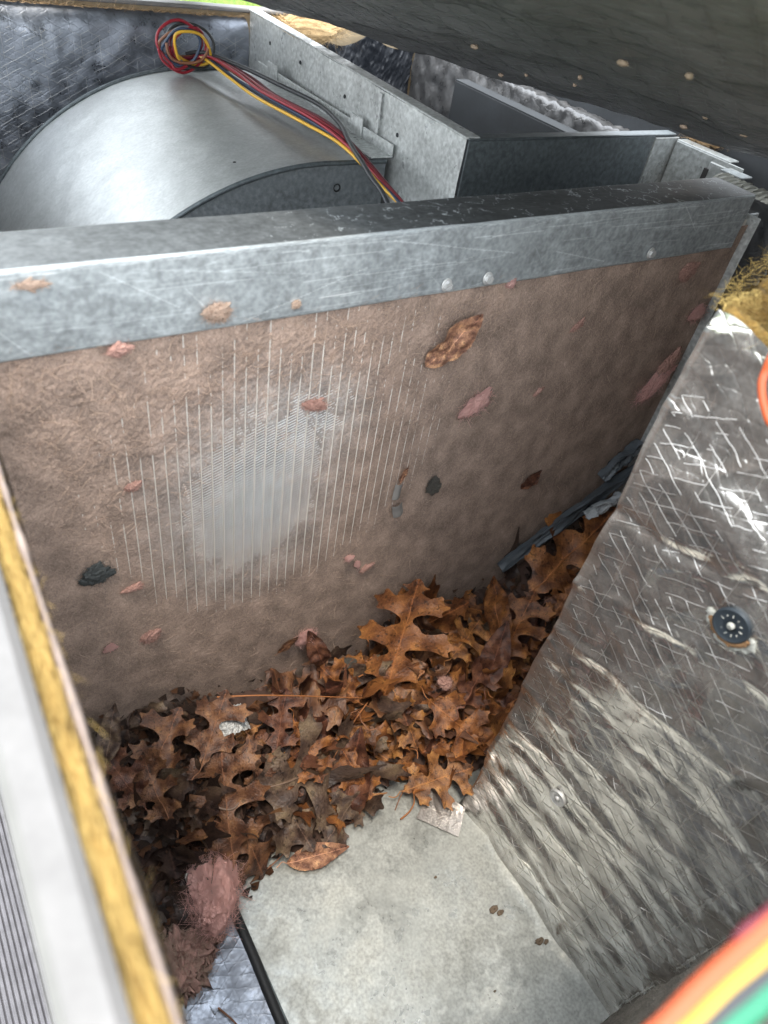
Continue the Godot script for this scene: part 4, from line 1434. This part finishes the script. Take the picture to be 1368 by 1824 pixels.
# ---------------------------------------------------------------- leaves
func leaf_pile() -> void:
	# the packed mass underneath
	var f1 := noise(181, 40.0, 3)
	var under := obj("packed_litter", grid(200, 60, func(u: float, v: float):
		var x: float = lerpf(0.012, 0.80, u)
		var z := v * (heap_edge(x) - 0.012)
		return Vector3(x, heap(x, z) * 0.80 - 0.006 + 0.007 * f1.get_noise_2d(x, z), z + 0.004)), M.leaf_litter)
	stuff(under)
	tag(under, "dark packed leaf litter underneath the loose oak leaves", "leaf litter")
	var view := Vector3(-0.32, 0.62, 0.5).normalized()
	var heroes := [
		["large orange oak leaf leaning upright on the coil above the pile", "orange", Vector3(0.350, 0.058, 0.070), Vector3(0.419, 0.188, 0.012), 0, 1, 0.35],
		["biggest orange oak leaf with round holes beside the foil partition", "orange", Vector3(0.590, 0.112, 0.052), Vector3(0.765, 0.190, 0.026), 0, 4, 0.4],
		["large brown oak leaf with curved sinuses above the pink tuft", "brown", Vector3(0.113, 0.040, 0.158), Vector3(0.141, 0.118, 0.060), 0, 2, 0.45],
		["broad greyish oak leaf lying sideways at the front of the pile", "greyish", Vector3(0.145, 0.078, 0.110), Vector3(0.307, 0.036, 0.118), 0, 5, 0.3],
		["brown pointed oak leaf in the far left of the pile", "brown", Vector3(0.063, 0.116, 0.070), Vector3(0.112, 0.148, 0.022), 0, 6, 0.5],
		["brown oak leaf leaning on the coil beside the silver scrap", "brown", Vector3(0.113, 0.108, 0.075), Vector3(0.165, 0.140, 0.022), 0, 3, 0.5],
		["dry brown oval leaf with crimped veins on the bare floor", "tan", Vector3(0.168, 0.010, 0.172), Vector3(0.236, 0.012, 0.193), 1, 1, 0.2],
		["small curled amber oval leaf in the middle of the pile", "amber", Vector3(0.273, 0.052, 0.098), Vector3(0.325, 0.046, 0.096), 1, 2, 0.9],
		["narrow pointed orange leaf standing against the coil", "orange", Vector3(0.526, 0.080, 0.092), Vector3(0.535, 0.150, 0.024), 1, 3, 0.6],
		["orange oak leaf tilted below the large holed leaf", "orange", Vector3(0.502, 0.074, 0.108), Vector3(0.600, 0.114, 0.055), 0, 7, 0.6],
		["small yellowish oak leaf with sharp lobes below the coil", "amber", Vector3(0.438, 0.096, 0.080), Vector3(0.512, 0.106, 0.052), 0, 8, 0.4],
		["orange oak leaf pointing down towards the tape patch", "orange", Vector3(0.391, 0.074, 0.102), Vector3(0.436, 0.036, 0.176), 0, 9, 0.5],
		["amber oak leaf hanging below the large upright leaf", "amber", Vector3(0.364, 0.066, 0.074), Vector3(0.362, 0.034, 0.140), 0, 10, 0.5],
		["bright orange oak leaf at the pile edge by the tape patch", "amber", Vector3(0.322, 0.012, 0.166), Vector3(0.413, 0.026, 0.190), 0, 11, 0.45],
		["rust brown oak leaf with its tip against the coil", "orange", Vector3(0.319, 0.062, 0.066), Vector3(0.285, 0.098, 0.014), 0, 12, 0.5],
		["russet oak leaf behind the broad greyish leaf", "russet", Vector3(0.190, 0.082, 0.090), Vector3(0.235, 0.104, 0.029), 0, 13, 0.5],
		["orange oak leaf folded over in the middle of the pile", "orange", Vector3(0.228, 0.092, 0.060), Vector3(0.233, 0.052, 0.128), 0, 14, 0.8],
		["greyish oak leaf drooping onto the bare floor", "greyish", Vector3(0.277, 0.028, 0.146), Vector3(0.207, 0.012, 0.176), 0, 15, 0.5],
		["small grey brown leaf at the left end by the wall lining", "greyish", Vector3(0.030, 0.147, 0.048), Vector3(0.053, 0.185, 0.014), 1, 4, 0.6],
		["brown oak leaf under the silver foil scrap", "brown", Vector3(0.171, 0.106, 0.060), Vector3(0.165, 0.072, 0.112), 0, 16, 0.5],
		["dark brown oak leaf behind the large curved leaf", "brown", Vector3(0.069, 0.090, 0.110), Vector3(0.062, 0.136, 0.050), 0, 17, 0.5],
		["russet oak leaf near the pink ball in the pile", "russet", Vector3(0.420, 0.068, 0.132), Vector3(0.492, 0.084, 0.100), 0, 18, 0.6],
		["orange brown leaf curling over the front of the pile", "orange", Vector3(0.284, 0.018, 0.163), Vector3(0.272, 0.054, 0.104), 0, 19, 0.6],
		["upright tan leaf edge poking above the pile at the coil", "russet", Vector3(0.290, 0.10, 0.020), Vector3(0.272, 0.160, 0.010), 1, 5, 0.5],
		["orange leaf fragment beside the partition edge", "orange", Vector3(0.603, 0.096, 0.090), Vector3(0.655, 0.134, 0.076), 0, 20, 0.6],
		["orange oak leaf against the foot of the foil partition", "orange", Vector3(0.505, 0.054, 0.150), Vector3(0.432, 0.030, 0.184), 0, 21, 0.5],
		["tall russet leaf standing between coil and partition", "russet", Vector3(0.475, 0.060, 0.120), Vector3(0.520, 0.130, 0.085), 1, 6, 0.5],
		["brown oak leaf leaning left at the wall lining", "russet", Vector3(0.052, 0.100, 0.085), Vector3(0.030, 0.150, 0.035), 0, 22, 0.5]]
	for h in heroes:
		var jit := Vector3(rng.randf_range(-0.3, 0.3), rng.randf_range(-0.1, 0.2), rng.randf_range(-0.3, 0.3))
		leaf(h[0], h[1], h[2] + Vector3(0, 0.008, 0.008), h[3] + Vector3(0, 0.008, 0.006), view + jit, h[4], h[5], h[6] * 0.95)
	# the crowd of leaves one cannot tell apart
	var tints := ["orange", "brown", "russet", "brown", "greyish", "amber", "dark", "russet", "brown"]
	var says := {"orange": "orange brown", "brown": "dull brown", "russet": "dark russet", "greyish": "grey brown", "amber": "amber", "dark": "blackened"}
	for i in 135:
		var x := rng.randf_range(0.02, 0.78)
		var z: float = pow(rng.randf(), 0.9) * (heap_edge(x) - 0.02)
		var tint: String = tints[rng.randi() % tints.size()]
		if x < 0.20 and rng.randf() < 0.7:  # left leaves darker and greyer: wall shade put into their tint
			tint = "dark" if rng.randf() < 0.5 else "greyish"
		if x > 0.33 and rng.randf() < 0.5:
			tint = "orange"
		var y := heap(x, z) * rng.randf_range(0.58, 0.90) + 0.002
		var ang := rng.randf() * TAU
		var dir := Vector3(cos(ang), 0, sin(ang))
		var slope := (heap(x, z + 0.02) - heap(x, z)) / 0.02
		dir.y = dir.z * clampf(slope, -0.8, 0.8) * 0.8 + rng.randfn(0, 0.26)
		dir = dir.normalized()
		var len := rng.randf_range(0.075, 0.15)
		var kind := 1 if rng.randf() < 0.22 else 0
		var base := Vector3(x, y, z) - dir * len * 0.5
		var tip := base + dir * len
		for q in [base, tip]:
			if q.z < 0.006:
				var push := Vector3(0, 0, 0.006 - q.z)
				base += push
				tip += push
		if base.x < 0.016 or tip.x < 0.016:
			var push := Vector3(0.016 - minf(base.x, tip.x), 0, 0)
			base += push
			tip += push
		var low := minf(base.y, tip.y)
		if low < 0.004:
			base.y += 0.004 - low
			tip.y += 0.004 - low
		var lim: float = heap_edge(clampf(x, 0.0, 0.8)) + 0.012
		if maxf(base.z, tip.z) > lim:
			var push := Vector3(0, 0, lim - maxf(base.z, tip.z))
			base += push
			tip += push
		var normal := Vector3(rng.randfn(0, 0.5), 1.0, rng.randfn(0.35, 0.5))
		var where: String = "by the near pink tuft" if x < 0.13 else ("below the silver scrap" if x < 0.23 else ("in the middle of the pile" if x < 0.36 else ("under the large upright leaf" if x < 0.46 else "between coil and foil partition")))
		var row: String = "against the coil" if z < 0.05 else ("halfway down the heap" if z < 0.6 * heap_edge(x) else "along the front edge")
		leaf("%s %s %s, %s" % [says[tint], "oval leaf" if kind == 1 else "oak leaf", where, row], tint, base, tip, normal, kind, 30 + rng.randi() % 14, [0.5, 0.9, 1.3][rng.randi() % 3], "oak leaves heaped against the coil")
	# broken bits between them
	var bit := begin()
	tri(bit, Vector3(-1, 0, -0.5), Vector3(0.8, 0.2, -0.6), Vector3(0.3, -0.1, 0.8), Vector3(0, -5, 0))
	tri(bit, Vector3(-1, 0, -0.5), Vector3(0.3, -0.1, 0.8), Vector3(-0.7, 0.3, 0.6), Vector3(0, -5, 0))
	for set in [["leaf_crumbs", M.leaf_brown, 900, "crumbled brown leaf bits strewn through the pile"], ["dark_crumbs", M.leaf_dark, 900, "blackish crumbs of rotted leaf in the pile"]]:
		var mm := MultiMesh.new()
		mm.transform_format = MultiMesh.TRANSFORM_3D
		mm.mesh = bit.commit()
		mm.instance_count = set[2]
		for i in set[2]:
			var x := rng.randf_range(0.02, 0.76)
			if i % 3 == 0:
				x = rng.randf_range(0.02, 0.14)
			var z := rng.randf() * (heap_edge(x) + 0.003)
			var s := rng.randf_range(0.0015, 0.0065)
			var bs := Basis(Vector3(rng.randfn(), rng.randfn(), rng.randfn()).normalized(), rng.randf() * TAU).scaled(Vector3.ONE * s)
			mm.set_instance_transform(i, Transform3D(bs, Vector3(x, heap(x, z) * rng.randf_range(0.85, 1.02) + 0.003, z + 0.004)))
		var o := MultiMeshInstance3D.new()
		o.name = set[0]
		o.multimesh = mm
		o.material_override = set[1]
		add_child(o)
		stuff(o)
		tag(o, set[3], "leaf litter")
	# loose stalks
	var stalks := [[Vector3(0.153, 0.145, 0.030), Vector3(0.21, 0.135, 0.05), Vector3(0.326, 0.075, 0.072)], [Vector3(0.33, 0.07, 0.075), Vector3(0.29, 0.065, 0.095), Vector3(0.25, 0.05, 0.12)], [Vector3(0.135, 0.008, 0.172), Vector3(0.155, 0.012, 0.172), Vector3(0.185, 0.020, 0.165)], [Vector3(0.24, 0.02, 0.165), Vector3(0.243, 0.008, 0.178), Vector3(0.238, 0.003, 0.192)], [Vector3(0.35, 0.03, 0.165), Vector3(0.325, 0.015, 0.175), Vector3(0.31, 0.003, 0.185)], [Vector3(0.055, 0.008, 0.262), Vector3(0.065, 0.010, 0.285), Vector3(0.07, 0.008, 0.315)]]
	var sl := ["long pale leaf stalk arching across the top of the pile", "thin brown stalk crossing the middle of the pile", "bent dark stalk between the pink tuft and the oval leaf", "short hooked stalk hanging onto the bare floor", "thin stalk lying on the floor near the tape patch", "dark twig lying on the floor foil strip"]
	for k in stalks.size():
		tag(obj("leaf_stalk", tube_mesh(catmull(stalks[k], 8), 0.0010, 6, 0.6), M.stem_brown if k > 1 else M.stem_orange), sl[k], "stalk")
	# scraps in the pile
	wool_tuft("pink_tuft", "large pink insulation tuft at the near end of the leaf pile", Vector3(0.087, 0.046, 0.178), Vector3(0.026, 0.018, 0.040), M.pink, M.pink, 420, Basis(Vector3.UP, -0.35), 7, "insulation tuft", "", 0.16)
	wool_tuft("pink_tuft", "small pink fluff ball among leaves near the partition", Vector3(0.424, 0.084, 0.104), Vector3(0.010, 0.008, 0.010), M.pink_dusty, M.pink_dusty, 60, Basis.IDENTITY, 17, "insulation tuft")
	wool_tuft("dusty_fluff", "dark mauve matted fluff beside the yellow lined wall", Vector3(0.040, 0.014, 0.205), Vector3(0.030, 0.014, 0.036), M.pink_dusty, M.hair, 500, Basis.IDENTITY, 27, "fluff", "", 0.6)
	var f2 := noise(183, 90.0, 3, true)
	tag(obj("silver_scrap", grid(40, 30, func(u: float, v: float):
		return Vector3(0.140 + u * 0.036, 0.134 - 0.012 * v + 0.0025 * f2.get_noise_2d(u * 0.05, v * 0.05) - 0.02 * (u - 0.5) * (u - 0.5), 0.040 + v * 0.026 + 0.002 * f2.get_noise_2d(u * 0.04 + 3.0, v * 0.04))), M.scrap_foil), "crumpled silver foil scrap on top of the leaves", "foil scrap")
	wool_tuft("grey_pebble", "grey fluff lump at the coil foot beside the upright leaf", Vector3(0.328, 0.086, 0.026), Vector3(0.010, 0.012, 0.008), M.grey_wool, M.grey_wool, 40, Basis.IDENTITY, 37, "lump")
	tag(obj("silver_scrap", grid(16, 12, func(u: float, v: float): return Vector3(0.066 + u * 0.010, 0.050 + 0.004 * sin(u * 5.0 + v * 3.0), 0.150 + v * 0.008)), M.foil_plain), "tiny silver flake left of the large pink tuft", "foil scrap")

# ---------------------------------------------------------------- things stuck on the coil
func bits_on_coil() -> void:
	leaf("tan torn oak leaf stuck high on the coil below the screws", "tan", Vector3(0.377, 0.502, 0.007), Vector3(0.411, 0.547, 0.012), Vector3(0.1, 0.1, 1), 2, 7, 0.35, "", "oak_leaf", false)
	leaf("tan leaf half beside its torn partner below the cap screws", "tan", Vector3(0.366, 0.497, 0.006), Vector3(0.394, 0.525, 0.010), Vector3(-0.1, 0.1, 1), 2, 8, 0.35, "", "oak_leaf", false)
	leaf("dark orange leaf piece stuck low on the right of the coil", "russet", Vector3(0.566, 0.278, 0.004), Vector3(0.588, 0.306, 0.008), Vector3(0, 0.1, 1), 2, 9, 0.3, "", "oak_leaf", false)
	leaf("small skeleton leaf above the two grey strips on the coil", "tan", Vector3(0.366, 0.358, 0.005), Vector3(0.371, 0.381, 0.006), Vector3(0, 0, 1), 1, 10, 0.3)
	leaf("brown leaf sliver beside the pale pink tuft low on the coil", "brown", Vector3(0.237, 0.142, 0.006), Vector3(0.262, 0.160, 0.007), Vector3(0, 0, 1), 1, 11, 0.3)
	var tilt := func(a: float) -> Basis: return Basis(Vector3(0, 0, 1), a)
	var list := [
		["rounded pink insulation tuft in the middle right of the coil", Vector3(0.4435, 0.438, 0.006), Vector3(0.021, 0.012, 0.006), 0.55, 90, "pink"],
		["long red pink insulation strip at the coil's right end", Vector3(0.741, 0.398, 0.010), Vector3(0.032, 0.012, 0.008), 0.85, 160, "pink"],
		["pale pink folded fluff above the long pink strip", Vector3(0.752, 0.424, 0.008), Vector3(0.022, 0.010, 0.006), 0.9, 90, "pink_dusty"],
		["pink red tuft at the coil edge beside the torn partition top", Vector3(0.766, 0.489, 0.006), Vector3(0.014, 0.010, 0.006), 0.3, 100, "pink"],
		["faint pink smear of fluff under the cap's right end", Vector3(0.711, 0.546, 0.004), Vector3(0.015, 0.012, 0.003), 0.2, 90, "pink_dusty"],
		["pale pink fluff with a fringe low on the coil", Vector3(0.2735, 0.1500, 0.006), Vector3(0.013, 0.014, 0.006), 0.4, 120, "pink"],
		["tiny pink crumb right of the tube lines", Vector3(0.3180, 0.2640, 0.004), Vector3(0.006, 0.005, 0.004), 0.2, 30, "pink"],
		["tiny pink thread below the pink crumb", Vector3(0.3310, 0.2480, 0.004), Vector3(0.004, 0.008, 0.003), 0.3, 20, "pink"],
		["faint pink thread bundle lower right of the crumb", Vector3(0.3450, 0.2350, 0.003), Vector3(0.010, 0.004, 0.003), 0.4, 40, "pink_dusty"],
		["pink chip tucked under the cap right of the screws", Vector3(0.4460, 0.5650, 0.004), Vector3(0.006, 0.005, 0.003), 0.4, 10, "pink"],
		["dull pink fluff patch over the upper tube lines", Vector3(0.2570, 0.4800, 0.002), Vector3(0.013, 0.006, 0.002), -0.3, 110, "pink_dusty"],
		["small pink flake left of the tube lines", Vector3(0.1010, 0.4420, 0.002), Vector3(0.007, 0.005, 0.002), 0.3, 30, "pink_dusty"],
		["pink chip at the lower left of the coil", Vector3(0.0620, 0.2580, 0.004), Vector3(0.007, 0.006, 0.003), 0.3, 10, "pink"],
		["pink smear beside the lower left pink chip", Vector3(0.0990, 0.2520, 0.003), Vector3(0.010, 0.009, 0.003), 0.5, 60, "pink_dusty"],
		["pale pink wisp below the black scrap", Vector3(0.0900, 0.3280, 0.003), Vector3(0.010, 0.004, 0.003), 0.1, 40, "pink_dusty"],
		["pink flake under the left part of the cap", Vector3(0.1020, 0.5640, 0.006), Vector3(0.009, 0.005, 0.003), 0.1, 20, "pink_dusty"],
		["faint reddish smear right of the pink middle tuft", Vector3(0.560, 0.505, 0.003), Vector3(0.010, 0.005, 0.002), 0.6, 40, "pink_dusty"],
		["short pink dash in the dust left of the dark orange leaf", Vector3(0.535, 0.430, 0.003), Vector3(0.008, 0.003, 0.002), 0.7, 20, "pink_dusty"]]
	var i := 0
	for l in list:
		wool_tuft("pink_tuft", l[0], l[1], l[2], M[l[5]], M[l[5]], l[4], tilt.call(l[3]), 200 + i * 3, "insulation tuft", "", 0.26)
		i += 1
	wool_tuft("lint_tuft", "brown lint tuft caught on a screw of the cap's left part", Vector3(0.1690, 0.5815, 0.0085), Vector3(0.010, 0.007, 0.004), M.lint, M.hair, 160, Basis.IDENTITY, 301, "lint", "", 0.3)
	wool_tuft("lint_tuft", "small tan lint ball on the cap above the tube lines", Vector3(0.2304, 0.5775, 0.0060), Vector3(0.0035, 0.0035, 0.002), M.lint, M.hair_light, 50, Basis.IDENTITY, 302, "lint")
	wool_tuft("lint_tuft", "flat brown lint smear at the cap's upper left edge", Vector3(0.0580, 0.6140, 0.0052), Vector3(0.010, 0.003, 0.0015), M.lint, M.hair, 60, Basis.IDENTITY, 303, "lint")
	wool_tuft("black_scrap", "black ragged scrap stuck at the left of the coil", Vector3(0.0625, 0.3590, 0.0035), Vector3(0.0145, 0.0130, 0.0035), M.debris, M.debris, 40, Basis.IDENTITY, 304, "scrap")
	var st := func(c: Vector3, w: float, h: float, a: float) -> ArrayMesh:
		return grid(12, 10, func(u: float, v: float):
			var q := Vector3((u - 0.5) * w, (v - 0.5) * h, 0.0026 * sin(u * PI) + 0.0002 * sin(v * 9.0))
			return c + q.rotated(Vector3(0, 0, 1), a))
	tag(obj("grey_strip", st.call(Vector3(0.3650, 0.3470, 0.0050), 0.010, 0.021, -0.05), M.grey_plastic), "upper of two short grey plastic strips on the coil", "scrap")
	tag(obj("grey_strip", st.call(Vector3(0.3700, 0.3190, 0.0060), 0.013, 0.019, 0.28), M.grey_plastic), "lower of two short grey plastic strips on the coil", "scrap")
	wool_tuft("grey_flake", "curled grey flake right of the two grey strips", Vector3(0.4150, 0.3370, 0.0050), Vector3(0.0085, 0.0130, 0.0040), M.grey_wool, M.grey_wool, 20, Basis(Vector3(0, 0, 1), 0.3), 305, "scrap", "", 0.6)
	# slack grey film sagging along the coil foot at the right
	var f := noise(191, 30.0, 3, true)
	var film := func(a: Vector3, b: Vector3, w: float, s: float) -> ArrayMesh:
		return grid(120, 26, func(u: float, v: float):
			var d := (b - a).normalized()
			var side := Vector3(-d.y, d.x, 0.25)
			var ww: float = w * (0.55 + 0.45 * sin(u * PI)) * (0.9 + 0.2 * sin(u * 11.0 + s))
			return a.lerp(b, u) + side * (v - 0.5) * ww + Vector3(0, 0, 0.006 * f.get_noise_2d(u * 0.05 + s, v * 0.10) + 0.006 * sin(v * 6.0 + u * 2.0)))
	tag(obj("grey_film", film.call(Vector3(0.575, 0.135, 0.010), Vector3(0.790, 0.268, 0.018), 0.042, 1.0), M.grey_film), "slack grey film strip slanting along the coil foot", "film")
	tag(obj("grey_film", film.call(Vector3(0.715, 0.255, 0.012), Vector3(0.765, 0.305, 0.014), 0.030, 2.0), M.grey_film), "short grey film scrap above the slanting film strip", "film")
	tag(obj("clear_film", film.call(Vector3(0.700, 0.200, 0.024), Vector3(0.755, 0.225, 0.030), 0.026, 3.0), M.clear_film), "crumpled translucent film behind the biggest orange leaf", "film")
